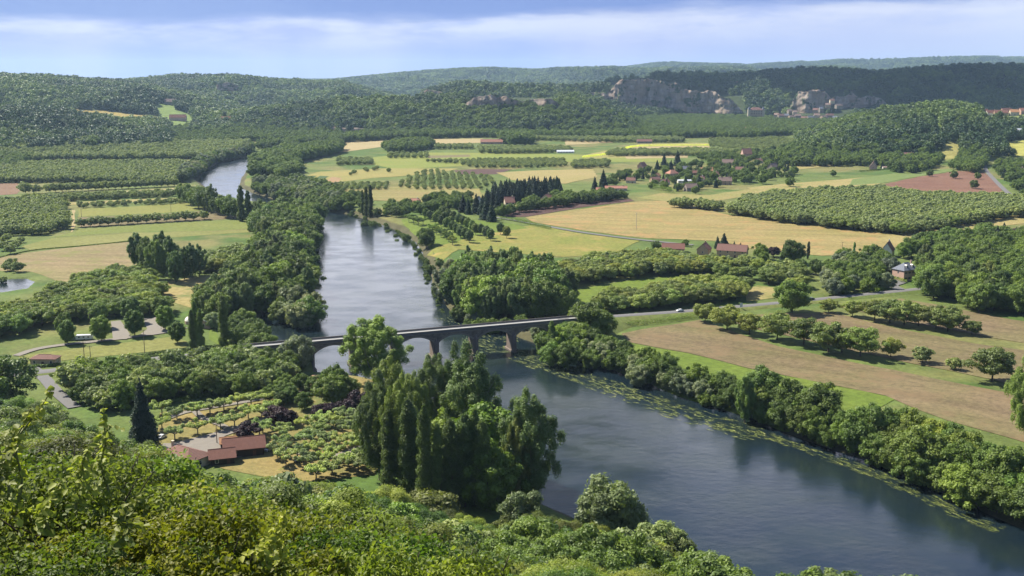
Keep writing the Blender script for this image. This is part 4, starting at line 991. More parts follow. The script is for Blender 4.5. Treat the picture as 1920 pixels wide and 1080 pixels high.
for i, (a, b, L, lab, rf, wl_) in enumerate(((1842, 216, 16, 'leftmost small white house of the hillside hamlet', 'tile_brown', 'wall_white'), (1858, 218, 20, 'white gabled house second from left in the hillside hamlet', 'tile_red', 'wall_white'), (1876, 218, 24, 'large stone house with red roof in the hillside hamlet', 'tile_red', 'wall_stone'),
                 (1886, 214, 20, 'house with brown roof behind the large hamlet house', 'tile_brown', 'wall_stone'), (1901, 217, 16, 'cream house with orange roof in the hillside hamlet', 'tile_orange', 'wall_cream'), (1918, 214, 18, 'hamlet house cut by the right edge of the photo', 'tile_pink', 'wall_pink'), (1915, 254, 16, 'small white roofed barn on the right hillside meadow', 'sheet', 'wall_stone'))):
    hill_house('hamlet_house', lab, a, b, 1500, 2700, L, 11, 6, 5, (i * 23) % 40 - 20, rf, wl_, rows=1)
# ------------------------------------------------------------------ planting
T = []     # every single tree: dict(name, cat, sp, x, y, h, w, tint, desc, grp)
gT = np.random.default_rng(11)
def tint(base=(1, 1, 1), v=.12): k = 1 + gT.normal() * v; return (base[0] * k * (1 + gT.normal() * .05), base[1] * k, base[2] * k)
def add_px(name, cat, sp, desc, grp, pts, w=1.0, col=(1, 1, 1), v=.12, z=G):
    for p in pts:
        x, y = P(p[0], p[1], z); T.append(dict(name=name, cat=cat, sp=sp if isinstance(sp, str) else sp[gT.integers(len(sp))], x=x, y=y, h=p[2], w=(p[3] if len(p) > 3 else w) * gT.uniform(.92, 1.08), tint=tint(col, v), desc=desc, grp=grp))
def add_reg(name, cat, sp, desc, grp, poly, spacing, h0, h1, ang=None, jit=.25, w=1.0, col=(1, 1, 1), v=.12, keep=1.0, row=None, only=None):
    """fill a pixel polygon on the valley floor; ang: planting rows in that direction (radians), else a loose stand"""
    W = poly_w(poly); xs = [a for a, b in W]; ys = [b for a, b in W]; a = ang if ang is not None else gT.uniform(0, 1.5)
    ca, sa = math.cos(a), math.sin(a); cx, cy = sum(xs) / len(xs), sum(ys) / len(ys); Rr = max(math.hypot(x - cx, y - cy) for x, y in W) + 5
    rs = row or spacing; n = int(Rr / spacing) + 1; m = int(Rr / rs) + 1
    I, J = np.meshgrid(np.arange(-n, n + 1), np.arange(-m, m + 1)); I = I.ravel().astype(float) + (.5 * (J.ravel() % 2) if ang is None else 0); J = J.ravel().astype(float)
    u = I * spacing + gT.normal(size=len(I)) * jit * spacing * .5; v_ = J * rs + gT.normal(size=len(I)) * jit * rs * .5
    X = cx + u * ca - v_ * sa; Y = cy + u * sa + v_ * ca
    ok = in_poly(X, Y, W) & (gT.random(len(X)) < keep)
    X, Y = X[ok], Y[ok]; ok = ~in_poly(X, Y, RIV) | (only is not None); X, Y = X[ok], Y[ok]
    for x, y in zip(X, Y):
        T.append(dict(name=name, cat=cat, sp=sp if isinstance(sp, str) else sp[gT.integers(len(sp))], x=x, y=y, h=gT.uniform(h0, h1), w=w * gT.uniform(.88, 1.12), tint=tint(col, v), desc=desc, grp=grp))
WN = ('walnut_tree', 'walnut tree', 'walnut')
# --- walnut orchards
add_reg(*WN, 'walnut in wood behind the car park', 'walnuts behind the car park', [(-80, 650), (-80, 606), (0, 598), (62, 584), (105, 560), (150, 538), (215, 523), (280, 528), (305, 555), (312, 590), (250, 596), (180, 600), (110, 608), (60, 625)], 8.6, 8.5, 11.5, 0.2, .35, w=1.05, col=(.95, 1, .9))
add_reg(*WN, 'orchard walnut right of the lime grove', 'walnut orchard between grove and farm', [(1058, 512), (1100, 500), (1180, 488), (1260, 490), (1330, 505), (1345, 512), (1240, 518), (1110, 532), (1062, 540)], 8.4, 8.5, 10.5, -.35, .25, w=1.05, col=(1.1, 1.05, 1))
add_reg(*WN, 'walnut in band above the main road', 'walnut band above the main road', [(1120, 594), (1135, 572), (1200, 558), (1310, 540), (1400, 548), (1412, 562), (1330, 572), (1220, 584)], 8.6, 8.5, 11, -.35, .2, w=1.05, col=(1.05, 1.02, 1))
add_reg(*WN, 'scattered walnut below the farmhouse', 'scattered walnuts below the farm', [(1290, 500), (1350, 492), (1440, 500), (1520, 520), (1500, 545), (1450, 552), (1430, 530), (1330, 525)], 11, 7.5, 10, -.3, .5, w=1.1, keep=.85, col=(1.05, 1.05, .95))
add_reg(*WN, 'walnut in great orchard behind golden field', 'great walnut orchard on the right', [(1365, 402), (1400, 380), (1450, 372), (1530, 366), (1640, 362), (1740, 375), (1880, 378), (1990, 382), (1990, 402), (1870, 412), (1770, 432), (1700, 442), (1580, 432), (1460, 418)], 9.5, 8.5, 11, .1, .25, w=1.12, col=(1.0, 1.05, .95))
add_reg(*WN, 'walnut in hedge row left of great orchard', 'row left of the great orchard', [(1262, 384), (1350, 392), (1352, 398), (1262, 389)], 7.5, 8, 10, 0, .2, w=.9, col=(1, 1.15, .9))
add_reg(*WN, 'walnut in the left edge orchard', 'left edge walnut orchard', [(-80, 388), (30, 382), (115, 372), (128, 395), (126, 428), (100, 440), (-80, 450)], 9.5, 7.5, 9.5, .1, .2, w=1.05, col=(.95, 1, .9), row=11)
add_px(*WN, 'row tree on brown strip', 'single row of small walnuts', [(x, 426 - (x - 150) * .062, 7.4 + (i % 3) * .7) for i, x in enumerate((153, 170, 187, 204, 222, 240, 258, 275, 293, 313, 330, 348, 363, 383))], w=.8, col=(.85, .8, .9))
add_px(*WN, 'tree of the row behind straw strip', 'walnut row behind the straw strip', [(48, 364, 13, 1.1), (68, 363, 10, 1.25)] + [(92 + i * 12.4, 361 - i * .62, 9.5) for i in range(20)], w=.85, col=(.9, .95, .95))
add_px(*WN, 'small tree left of tan field', 'small orchard left of the tan field', [(8, 470, 7), (20, 476, 7.5), (33, 465, 6), (14, 452, 6), (2, 458, 6), (14, 508, 6), (22, 503, 7), (34, 510, 7), (6, 528, 5), (40, 455, 5)], w=.9)
add_px(*WN, 'field tree in row beside ploughed field', 'tree row in the ploughed field', [(1322, 604, 10), (1363, 618, 12.5, 1.1), (1405, 626, 11), (1457, 637, 14, 1.0), (1507, 646, 14), (1553, 660, 14.5), (1578, 662, 13), (1613, 668, 14, 1.15), (1670, 669, 9.5, .9), (1730, 680, 7.6, .9), (1788, 693, 5.6, .9), (1860, 715, 15.5, .95)], w=1.05, col=(.95, .95, .9))
add_px(*WN, 'upper row tree above the tree row', 'upper tree row in the brown field', [(1553, 586, 8), (1598, 593, 9), (1640, 600, 12), (1668, 606, 13), (1695, 610, 13.5), (1722, 611, 12), (1755, 617, 12.5), (1777, 622, 13, 1.1), (1822, 628, 8)], w=1.05, col=(.95, .95, .9))
add_reg(*WN, 'walnut in far left orchard', 'far left orchards', [(-100, 296), (100, 281), (250, 271), (380, 270), (470, 268), (455, 280), (390, 297), (330, 299), (100, 301), (-100, 304)], 11, 8.5, 11, .05, .35, w=1.2, col=(1.3, 1.25, 1.3))
add_reg(*WN, 'walnut in broad orchard left of river', 'broad orchard left of the upper river', [(-100, 316), (60, 311), (340, 308), (372, 318), (345, 338), (330, 346), (100, 343), (-100, 345)], 10.5, 8, 10, .05, .25, w=1.15, col=(1.2, 1.2, 1.2))
add_reg(*WN, 'young tree between the pale strips', 'young orchard rows', [(120, 371), (325, 363), (330, 369), (122, 378)], 8, 5.5, 7.5, .03, .2, w=.9, row=9, col=(1.05, 1.15, 1))
add_reg(*WN, 'sapling above the yellow strip', 'saplings above the yellow strip', [(140, 386), (320, 378), (342, 382), (145, 391)], 9, 4, 5.5, .03, .3, w=.9, row=9, col=(.9, .9, .8))
for nm, poly, sp_, h0, h1, cl, rw in (('middle valley orchard', [(895, 280), (1000, 278), (1073, 280), (1070, 286), (980, 289), (896, 288)], 10, 7, 9, (1.15, 1.2, 1.1), None),
        ('orchard behind golden field', [(790, 304), (900, 302), (1060, 300), (1060, 313), (980, 316), (890, 316), (860, 308)], 9, 5, 6.5, (1.1, 1.3, 1.0), 13),
        ('young orchard behind striped meadow', [(745, 352), (760, 335), (800, 320), (925, 332), (930, 342), (900, 356), (800, 358)], 9.5, 4, 5.2, (1.15, 1.4, 1.1), 15),
        ('low orchard left of young one', [(560, 352), (640, 346), (735, 346), (730, 356), (640, 358), (580, 360)], 8, 4, 5, (1.0, 1.2, .8), None),
        ('orchard before the upper woods', [(632, 300), (696, 300), (697, 309), (634, 311)], 9, 5, 7, (1.0, 1.1, .9), None),
        ('orchard left of middle valley', [(725, 290), (806, 290), (806, 297), (724, 297)], 10, 5, 7, (1.05, 1.15, 1), None),
        ('small orchard by the copse', [(818, 275), (886, 274), (886, 280), (818, 281)], 10, 6, 8, (1.05, 1.15, 1), None),
        ('far orchard below the cliffs', [(1140, 286), (1290, 284), (1430, 286), (1400, 294), (1250, 293), (1140, 294)], 10, 7, 9, (1.1, 1.15, 1.1), None),
        ('orchard under the long cliff', [(1000, 259), (1133, 258), (1280, 263), (1280, 268), (1133, 268), (1000, 264)], 12, 8, 10, (1.1, 1.15, 1.15), None),
        ('pale plantation in far valley', [(1330, 262), (1440, 256), (1500, 264), (1470, 285), (1380, 282), (1330, 274)], 11, 4.5, 6, (1.3, 1.5, 1.1), None),
        ('sparse tree row in mid valley', [(640, 330), (720, 312), (724, 315), (645, 334)], 14, 4, 6, (1, 1, 1), None),
        ('orchard left of village', [(1070, 306), (1140, 304), (1140, 315), (1075, 317)], 10, 6, 8, (1, 1.1, .9), None)):
    add_reg(*WN, 'walnut in ' + nm, nm, poly, sp_, h0, h1, .08, .2, w=.95, col=cl, row=rw or sp_ * 1.25)
# --- riverbank and copses
BK = ('riverside_tree', 'tree'); DK = ['broadleaf', 'broadleaf', 'grove']
add_reg(*BK, ['grove', 'broadleaf'], 'dark tree in riverside grove behind bridge', 'riverside grove behind the bridge', [(848, 565), (862, 540), (890, 525), (960, 528), (1030, 545), (1068, 575), (1070, 600), (1010, 606), (930, 602), (880, 590)], 8.4, 18, 25, None, .4, col=(1, 1.05, 1), v=.15)
add_px(*BK, 'bank', 'bright tree at foot of riverside grove', 'bright trees below the grove', [(880, 601, 9), (902, 606, 11), (925, 607, 10), (950, 608, 9), (978, 609, 8), (860, 585, 10)], w=1.0, v=.15)
add_px('willow_tree', 'willow', 'willow', 'silvery willow on bank above bridge', 'willows on the bank above the bridge', [(836, 552, 13), (852, 566, 10), (885, 597, 9), (828, 528, 12), (848, 520, 13)], w=.95)
add_px(*BK, 'broadleaf', 'round bush at the river bend', 'round bushes at the river bend', [(806, 500, 7), (824, 498, 7), (797, 480, 5), (762, 441, 8), (742, 432, 5), (726, 424, 5), (684, 413, 8), (700, 414, 8), (744, 440, 5)], w=1.1)
add_px(*BK, 'broadleaf', 'big dark tree left of the lime avenue', 'single tree', [(799, 459, 17)], w=1.05, v=0)
add_px('poplar_tree', 'poplar', 'lombardy', 'column poplar beside the upper river bend', 'three column poplars', [(680, 398, 25), (687, 400, 29), (695, 402, 32)], w=.85, col=(.8, .8, .85), v=.04)
ROWS = [[(1440, 690), (1390, 660), (1345, 635), (1295, 605), (1250, 575), (1180, 540), (1120, 510), (1060, 480), (1000, 450), (950, 425)],
        [(1510, 605), (1680, 670), (1630, 640), (1570, 610), (1470, 570), (1420, 540), (1370, 510), (1320, 485), (1260, 455), (1200, 425), (1140, 395)],
        [(1790, 600), (1860, 640), (1340, 690 - 50), (1230, 520), (1090, 450), (1150, 470)]]
add_px('lime_tree', 'lime tree', 'lime', 'clipped oval tree of avenue by river', 'avenue of clipped oval trees', [(640 + a / 6, 340 + b / 6, 10.5) for r in ROWS for a, b in r], w=.95, v=.06, col=(1, 1.05, .95))
add_px('pollard_plane_tree', 'plane tree', 'pollard', 'small pollard beside the lime avenue', 'pollards beside the lime avenue', [(640 + a / 6, 340 + b / 6, 7) for a, b in ((760, 460), (815, 480), (865, 500), (920, 490), (1030, 570), (1070, 600), (1120, 630), (1160, 620), (1180, 650), (1210, 680), (1250, 715))], w=.75, col=(.6, .7, .5))
add_px('pine_tree', 'conifer', 'conifer', 'dark conifer above the lime avenue', 'conifers above the lime avenue', [(868, 398, 18), (878, 402, 15), (893, 400, 20), (905, 403, 20), (912, 412, 22), (922, 416, 19), (932, 402, 17), (855, 388, 12), (840, 392, 8)], w=1.1, v=.1)
add_reg('pine_tree', 'conifer', 'conifer', 'tall dark pine behind the garden house', 'dark pine belt', [(905, 384), (930, 370), (975, 364), (1040, 358), (1056, 362), (1050, 370), (990, 374), (940, 386)], 7.5, 15, 21, None, .4, w=1.15, col=(1, .95, 1))
add_reg(*BK, DK, 'garden tree around the garden house', 'garden trees around the two cream houses', [(930, 402), (975, 396), (1000, 384), (1060, 374), (1150, 368), (1180, 372), (1120, 380), (1050, 388), (975, 400), (940, 408)], 9, 7, 13, None, .5, v=.2)
add_reg(*BK, ['broadleaf', 'bank'], 'garden tree by the riverside house', 'garden trees by the riverside house', [(700, 408), (715, 392), (760, 388), (800, 378), (850, 372), (895, 376), (880, 390), (830, 396), (790, 402), (740, 408)], 10, 6, 12, None, .5, v=.25)
add_reg(*BK, ['broadleaf', 'broadleaf', 'bank', 'conifer'], 'garden tree in the village', 'village garden trees', [(1130, 350), (1160, 330), (1230, 318), (1330, 305), (1440, 296), (1500, 300), (1490, 330), (1440, 338), (1420, 345), (1330, 352), (1310, 364), (1240, 364), (1190, 345)], 15, 6, 12, None, .6, v=.25, keep=.8)
add_px('pine_tree', 'conifer', 'conifer', 'conifer standing in the village', 'village conifers', [(1131, 352, 22), (1115, 356, 16), (1258, 318, 14), (1270, 312, 24), (1232, 318, 14), (1245, 310, 18), (1130, 368, 16), (1150, 372, 12), (1285, 350, 14), (1310, 350, 16), (1342, 352, 12)], w=1.15)
add_px(*BK, 'broadleaf', 'large round tree in the meadow', 'large round meadow trees', [(1395, 341, 17, 1.35), (1430, 345, 12), (1480, 337, 12), (1562, 331, 9), (1826, 354, 11, 1.1), (1743, 331, 10, 1.15), (1788, 335, 11), (1833, 336, 9), (729, 323, 6.5), (468, 434, 4.5, 1.2), (1481, 350, 12)], w=1.1, v=.1)
add_reg(*BK, ['broadleaf', 'broadleaf', 'bank', 'conifer'], 'tree in garden belt below right hill', 'garden belt below the right hill', [(1440, 305), (1480, 285), (1540, 282), (1640, 296), (1690, 292), (1765, 302), (1745, 322), (1690, 326), (1640, 312), (1570, 312), (1490, 312)], 11, 9, 17, None, .5, v=.2)
add_reg(*BK, DK, 'tree in the thicket beside the lane', 'thicket beside the country lane', [(1785, 318), (1800, 300), (1850, 298), (1845, 312), (1830, 325)], 9, 9, 15, None, .4)
add_reg(*BK, ['broadleaf', 'conifer', 'bank'], 'tree right of the country lane', 'trees right of the country lane', [(1865, 318), (1885, 310), (1990, 306), (1990, 380), (1920, 370), (1890, 345)], 10, 8, 15, None, .4, keep=.8, v=.2)
add_reg(*BK, ['broadleaf', 'grove'], 'tree of riverside wood at upper river', 'woods along the upper river', [(478, 312), (520, 292), (580, 286), (640, 279), (636, 288), (560, 306), (540, 318), (490, 330), (474, 336)], 10, 14, 21, None, .4, col=(1, 1.05, 1.05))
add_reg(*BK, 'lombardy', 'plantation poplar by the upper river', 'poplar plantation by the upper river', [(508, 328), (560, 312), (565, 324), (520, 338)], 8, 13, 15, .3, .15, w=1.2, col=(1.3, 1.4, 1.2))
add_reg('willow_tree', 'willow', ['willow', 'broadleaf'], 'tree on far bank of upper river', 'trees on the far bank of the upper river', [(372, 310), (400, 298), (470, 282), (472, 288), (420, 303), (385, 316), (362, 334), (340, 345), (345, 325)], 8, 11, 16, None, .4)
add_px(*BK, 'grove', 'tall tree of the bank row at upper river', 'bank row of tall trees', [(346, 378, 20), (358, 384, 21), (372, 390, 22), (384, 394, 24), (396, 398, 25, 1.1), (414, 402, 19), (428, 407, 21), (440, 410, 18), (486, 412, 19), (500, 414, 17)], w=1.0)
add_px('poplar_tree', 'poplar', 'lombardy', 'dark column poplar in the bank row', 'two column poplars in the bank row', [(453, 415, 33), (466, 414, 28)], w=1.1, col=(.75, .8, .8), v=.03)
add_reg(*BK, ['bank', 'broadleaf', 'willow'], 'tree on right bank of upper bend', 'right bank of the upper bend', [(470, 362), (480, 345), (520, 348), (560, 345), (600, 352), (640, 372), (660, 398), (620, 392), (560, 378), (500, 364)], 9, 9, 15, None, .4, v=.2)
add_reg(*BK, ['bank', 'broadleaf'], 'bush on bank below vegetable plots', 'bushes below the vegetable plots', [(600, 362), (700, 368), (690, 398), (660, 396), (625, 380)], 9, 4, 8, None, .5, keep=.75, v=.2)
add_reg(*BK, ['grove', 'broadleaf', 'broadleaf'], 'tree of dense wood left of river', 'dense wood on the left bank', [(480, 436), (510, 415), (560, 404), (596, 414), (592, 450), (582, 480), (572, 515), (584, 556), (560, 560), (520, 575), (478, 588), (440, 582), (436, 540), (470, 500), (500, 470), (490, 450)], 9.2, 13, 22, None, .4, v=.18)
add_reg(*WN, 'walnut in patch inside left bank wood', 'walnut patch inside the left bank wood', [(382, 515), (440, 506), (490, 494), (498, 474), (450, 480), (386, 490)], 9, 8, 10, .2, .3, w=1.05)
add_px(*BK, 'grove', 'tall tree of round clump by tan field', 'round clump of tall trees', [(258, 500, 24), (276, 512, 25), (296, 524, 26), (303, 506, 27), (322, 515, 26), (330, 530, 21), (346, 524, 22), (362, 520, 23), (374, 516, 19)], w=1.0, col=(.95, 1.1, .9))
add_reg(*BK, ['broadleaf', 'grove'], 'dark tree behind canoe landing', 'dark trees behind the canoe landing', [(372, 592), (370, 572), (400, 556), (440, 556), (450, 590), (420, 600)], 8.5, 12, 17, None, .4)
add_px(*BK, ['bank', 'willow'], 'tree on the small river spit', 'trees on the river spit', [(530, 600, 14), (546, 606, 13), (562, 610, 14), (578, 606, 16), (552, 592, 15), (582, 594, 15)], w=1.05, z=1.5, v=.2)
add_px('linden_tree', 'linden', 'linden', 'bright ovate tree in the car park', 'bright trees in the car park', [(127, 645, 12.5), (122, 632, 13), (190, 640, 13), (187, 616, 13.5), (253, 630, 14), (247, 606, 14), (310, 619, 13.5), (303, 600, 13), (333, 643, 11)], w=.95, v=.05, col=(.95, 1, 1.1))
add_px('poplar_tree', 'poplar', 'tall_lombardy', 'dark column poplar beside bright lawn', 'column poplars above the left road', [(421, 656, 27), (362, 656, 20), (378, 658, 21), (368, 650, 23)], w=.9, col=(.85, .9, .85), v=.05)
add_px('willow_tree', 'willow', 'willow', 'pale round willow behind the lawn', 'single willow', [(400, 616, 9)], w=1.0)
add_reg(*BK, 'bank', 'bright tree between poplar and river', 'bright trees between poplar and river', [(432, 655), (440, 610), (470, 600), (490, 632), (520, 672), (545, 690), (500, 684), (460, 668)], 8.5, 9, 12, None, .4, v=.15)
add_reg(*BK, ['broadleaf', 'walnut', 'bank'], 'tree in copse below left road', 'copse below the left road', [(140, 712), (200, 702), (330, 692), (430, 688), (520, 695), (548, 712), (552, 740), (480, 742), (380, 748), (300, 762), (210, 775), (160, 765), (120, 735)], 8.4, 8, 12, None, .4, v=.16, col=(.95, 1, .9))
add_px(*BK, 'bank', 'bright tree hiding the left bridge end', 'trees in front of the left bridge end', [(448, 684, 10), (466, 688, 11), (486, 694, 10), (505, 698, 11), (522, 701, 10), (538, 704, 11)], w=1.0)
add_px('willow_tree', 'willow', 'willow', 'tall willow beside the left bridge pier', 'willow at the bridge', [(560, 703, 16.5), (548, 700, 14)], w=.9, z=2)
add_px(*BK, 'bank', 'small tree below the bridge', 'small trees below the bridge', [(628, 742, 14), (566, 733, 8), (532, 748, 8), (506, 752, 7)], w=.8)
add_px('cedar_tree', 'cedar', 'cedar', 'tall dark cedar beside the camp entrance', 'cedar', [(270, 842, 27)], w=1.0)
add_px(*BK, 'cottonwood', 'great open crowned tree before the bridge', 'great tree before the bridge', [(702, 722, 30)], w=1.4, col=(1.2, 1.35, .9), v=0)
CW = ('poplar_tree', 'poplar', 'cottonwood')
add_px(*CW, 'tall grey green poplar on camp bank', 'great poplars on the camp bank', [(735, 860, 35, .82), (712, 900, 33, .72), (752, 915, 36, .66), (780, 890, 35, .6), (815, 812, 30, .85), (860, 815, 31, .8), (888, 868, 37, .92), (702, 860, 24, .8)], v=.1, col=(1.05, 1.08, .95))
add_px(*CW, 'leaning grey poplar at water edge', 'leaning poplar', [(992, 932, 35, .92), (968, 938, 27, .6)], v=.05, col=(1.25, 1.2, 1.1))
add_px('poplar_tree', 'poplar', 'tall_lombardy', 'slender column poplar of camp bank', 'column poplars on the camp bank', [(797, 958, 34, .75), (822, 958, 28, .7), (846, 955, 29, 1.15), (872, 950, 30, 1.2), (768, 935, 33, 1.0), (905, 952, 28, 1.1), (730, 925, 28, .9), (890, 945, 31, .9)], v=.06, col=(1, 1.05, .9))
add_px(*BK, 'bank', 'bright maple among dark poplars', 'bright maples among the poplars', [(905, 905, 27, .95), (925, 955, 19, .9), (880, 855, 22)], v=.05, col=(1.1, 1.15, .9))
add_px('willow_tree', 'willow', 'willow', 'round olive willow at the water', 'willows at the near water edge', [(1145, 1010, 18, 1.0), (1120, 1015, 14), (1168, 1012, 13), (1240, 1062, 14), (1262, 1070, 13), (1545, 1150, 15), (1580, 1160, 13), (1690, 1165, 14), (1720, 1150, 12), (975, 1012, 13), (1330, 1100, 12)], w=1.0, z=3, col=(.8, .85, .6))
add_px('plum_tree', 'plum tree', 'plum', 'dark purple plum on the camping ground', 'purple plum trees', [(520, 797, 7.6), (542, 798, 6.6), (464, 826, 7.4), (604, 786, 6.5), (622, 784, 6), (640, 780, 6), (669, 775, 9.5, 1.05), (1450, 482, 8)], w=1.1, v=.05)
add_px('round_tree', 'tree', 'broadleaf', 'dark round tree on the camping ground', 'round trees on the camping ground', [(622, 757, 12, 1.3), (571, 769, 8), (544, 757, 7.5), (590, 738, 8), (652, 745, 9, 1.2), (528, 760, 6)], w=1.0, col=(.85, .9, .85))
PL = [(332, 787.5), (370, 781), (394, 776), (420, 770), (446, 763.5), (471, 760), (525, 750), (371, 814.6), (413.5, 805), (440, 800), (465.6, 785), (491, 785), (328, 825), (487, 819), (493, 812), (531, 821), (568, 808), (603, 799), (643, 813), (529, 840), (558, 860), (536, 871), (505, 872),
      (593, 899), (623, 890), (628, 861), (654, 877), (670, 848), (646, 840), (683, 867), (571, 836), (612, 835), (592, 854), (483, 876), (458, 874), (400, 742), (446, 738), (498, 758), (508, 777), (304, 777), (644, 790), (665, 816), (600, 817), (625, 802), (660, 796), (575, 878), (612, 872), (585, 826), (690, 848), (672, 884), (304, 805), (520, 858)]
add_px('pollard_plane_tree', 'plane tree', 'pollard', 'pollard plane on the camping ground', 'pollard planes on the camping ground', [(a, b, 5.4) for a, b in PL], w=.93, v=.08)
add_px('pollard_plane_tree', 'plane tree', 'pollard', 'tight headed pollard beside the orange hut', 'tight pollard', [(437, 829, 6.2, .55)])
# right side
add_px(*BK, 'broadleaf', 'dark tree by the bridge ramp', 'trees at the right bridge end', [(1108, 628, 18), (1128, 632, 13), (1090, 618, 14), (1035, 668, 12), (1062, 672, 13), (1085, 660, 12), (1110, 670, 11), (1060, 640, 13), (1028, 652, 14), (1048, 650, 15), (1070, 650, 14), (1084, 646, 14)], w=1.05, col=(1.15, 1.15, 1))
add_px('poplar_tree', 'poplar', 'lombardy', 'pale narrow tree at right bridge end', 'narrow tree at the bridge end', [(1034, 652, 19)], w=1.0, col=(1.5, 1.6, 1.2))
add_px(*BK, 'broadleaf', 'broad tree beside the right road', 'broad tree beside the road', [(1485, 586, 19)], w=1.2, col=(1.2, 1.2, 1))
add_reg(*BK, ['broadleaf', 'broadleaf', 'bank', 'grove'], 'tree of great wood at right edge', 'great wood right of the manor', [(1735, 560), (1730, 500), (1790, 478), (1900, 470), (1990, 470), (1990, 612), (1900, 592), (1830, 585), (1770, 562)], 10.5, 13, 19, None, .4, v=.22)
add_reg('pine_tree', 'conifer', ['conifer', 'broadleaf'], 'tree behind the great right wood', 'conifers behind the great wood', [(1690, 486), (1720, 472), (1800, 455), (1990, 448), (1990, 468), (1880, 466), (1760, 482)], 10, 11, 17, None, .4, w=1.15, v=.15)
add_reg(*BK, ['broadleaf', 'broadleaf', 'willow', 'bank'], 'garden tree between farm and manor', 'garden between farm and manor', [(1540, 545), (1560, 500), (1600, 488), (1660, 492), (1672, 515), (1664, 545), (1600, 556), (1560, 556)], 10, 9, 14, None, .4, v=.2, col=(1, 1.05, .9))
add_px(*BK, 'broadleaf', 'farm garden tree by the golden field', 'farm garden trees', [(1338, 492, 16, 1.1), (1425, 486, 12), (1432, 494, 9), (1487, 494, 17, 1.1), (1633, 488, 12), (1410, 506, 7), (1475, 505, 8), (1230, 470, 8), (1285, 462, 6), (1500, 512, 10), (1530, 515, 11), (1460, 512, 9), (1570, 495, 8)], w=1.1, v=.15)
add_px('pine_tree', 'conifer', 'conifer', 'dark conifer in the farm garden', 'farm garden conifers', [(1357, 470, 14, 1.4), (1376, 474, 9), (1388, 474, 8), (1468, 488, 12, .8), (1345, 466, 10)], w=1.2)
add_px('cypress_tree', 'cypress', 'cypress', 'thin dark cypress at golden field edge', 'cypress', [(1515, 486, 13)], w=1.1)
add_px('young_poplar_tree', 'poplar', 'cypress', 'thin young pale poplar at golden field edge', 'young poplar', [(1601, 482, 11)], w=1.1, col=(3.2, 4.2, 1.6))
# trees along both banks, set back from the water's edge
def bank_line(name, cat, sp, desc, grp, px, off, spacing, h0, h1, w=1.0, col=(1, 1, 1), v=.18, z=0.0):
    ln = [Vector((*P(a, b, z), 0)) for a, b in px]; acc = 0
    for i in range(len(ln) - 1):
        p, q = ln[i], ln[i + 1]; L = (q - p).length; d = (q - p) / L; n = Vector((-d.y, d.x, 0))
        while acc < L:
            r = p + d * acc + n * (off + gT.normal() * 1.1); T.append(dict(name=name, cat=cat, sp=sp if isinstance(sp, str) else sp[gT.integers(len(sp))], x=r.x, y=r.y, h=gT.uniform(h0, h1), w=w * gT.uniform(.85, 1.15), tint=tint(col, v), desc=desc, grp=grp)); acc += spacing * gT.uniform(.75, 1.25)
        acc -= L
RB1 = [(1010, 645), (1100, 678), (1200, 710), (1270, 742), (1400, 780)]; RB2 = [(1400, 780), (1500, 822), (1620, 862), (1750, 918), (1850, 962), (1930, 996), (2060, 1055)]
bank_line(*BK, ['bank', 'broadleaf', 'willow'], 'front bush of right bank below bridge', 'bushes on the right bank below the bridge', RB1, .6, 5.5, 7, 12, v=.25)
bank_line(*BK, ['bank', 'broadleaf'], 'back tree of right bank below bridge', 'trees on the right bank below the bridge', RB1, 7, 7, 7, 11)
bank_line(*BK, ['bank', 'bank', 'broadleaf'], 'front tree of lower right bank', 'front trees of the lower right bank', RB2, .8, 5.5, 9, 13.5, v=.2)
bank_line(*BK, ['bank', 'broadleaf', 'broadleaf'], 'back tree of lower right bank', 'back trees of the lower right bank', RB2, 8, 8, 10, 17, v=.15)
bank_line(*BK, ['bank', 'broadleaf'], 'rear tree of far lower right bank', 'rear trees of the far lower right bank', RB2[2:], 16, 8.5, 10, 15, v=.15)
bank_line('willow_tree', 'willow', 'willow', 'low willow fringing the left bank wood', 'low willows on the left bank', [(598, 405), (590, 440), (580, 480), (576, 515), (586, 560)][::-1], 4, 13, 5, 8)
bank_line(*BK, 'bank', 'low bank bush across from left wood', 'low bushes on the right bank above the bridge', [(655, 402), (700, 416), (745, 432), (780, 455), (800, 490), (812, 530), (845, 585)][::-1], 3, 9, 2.5, 5, v=.2)
add_px(*BK, 'grove', 'slender tall tree on right bank', 'slender tree on the right bank', [(1397, 770, 20)], w=.75, col=(1.1, 1.2, 1), v=0)
add_px('willow_tree', 'willow', 'willow', 'silver bush on the right bank', 'silver willow on the right bank', [(1196, 704, 10)], w=1.0, col=(1.1, 1.1, 1.2))
add_px('poplar_tree', 'poplar', 'cottonwood', 'huge poplar cut by right edge', 'huge poplar at the right edge', [(1925, 825, 31, .85)], v=0, col=(1.2, 1.3, 1))
add_px(*BK, 'broadleaf', 'broad tree breaking the lower bank line', 'broad bank tree', [(1725, 872, 17, 1.1)], col=(1.2, 1.15, 1), v=0)
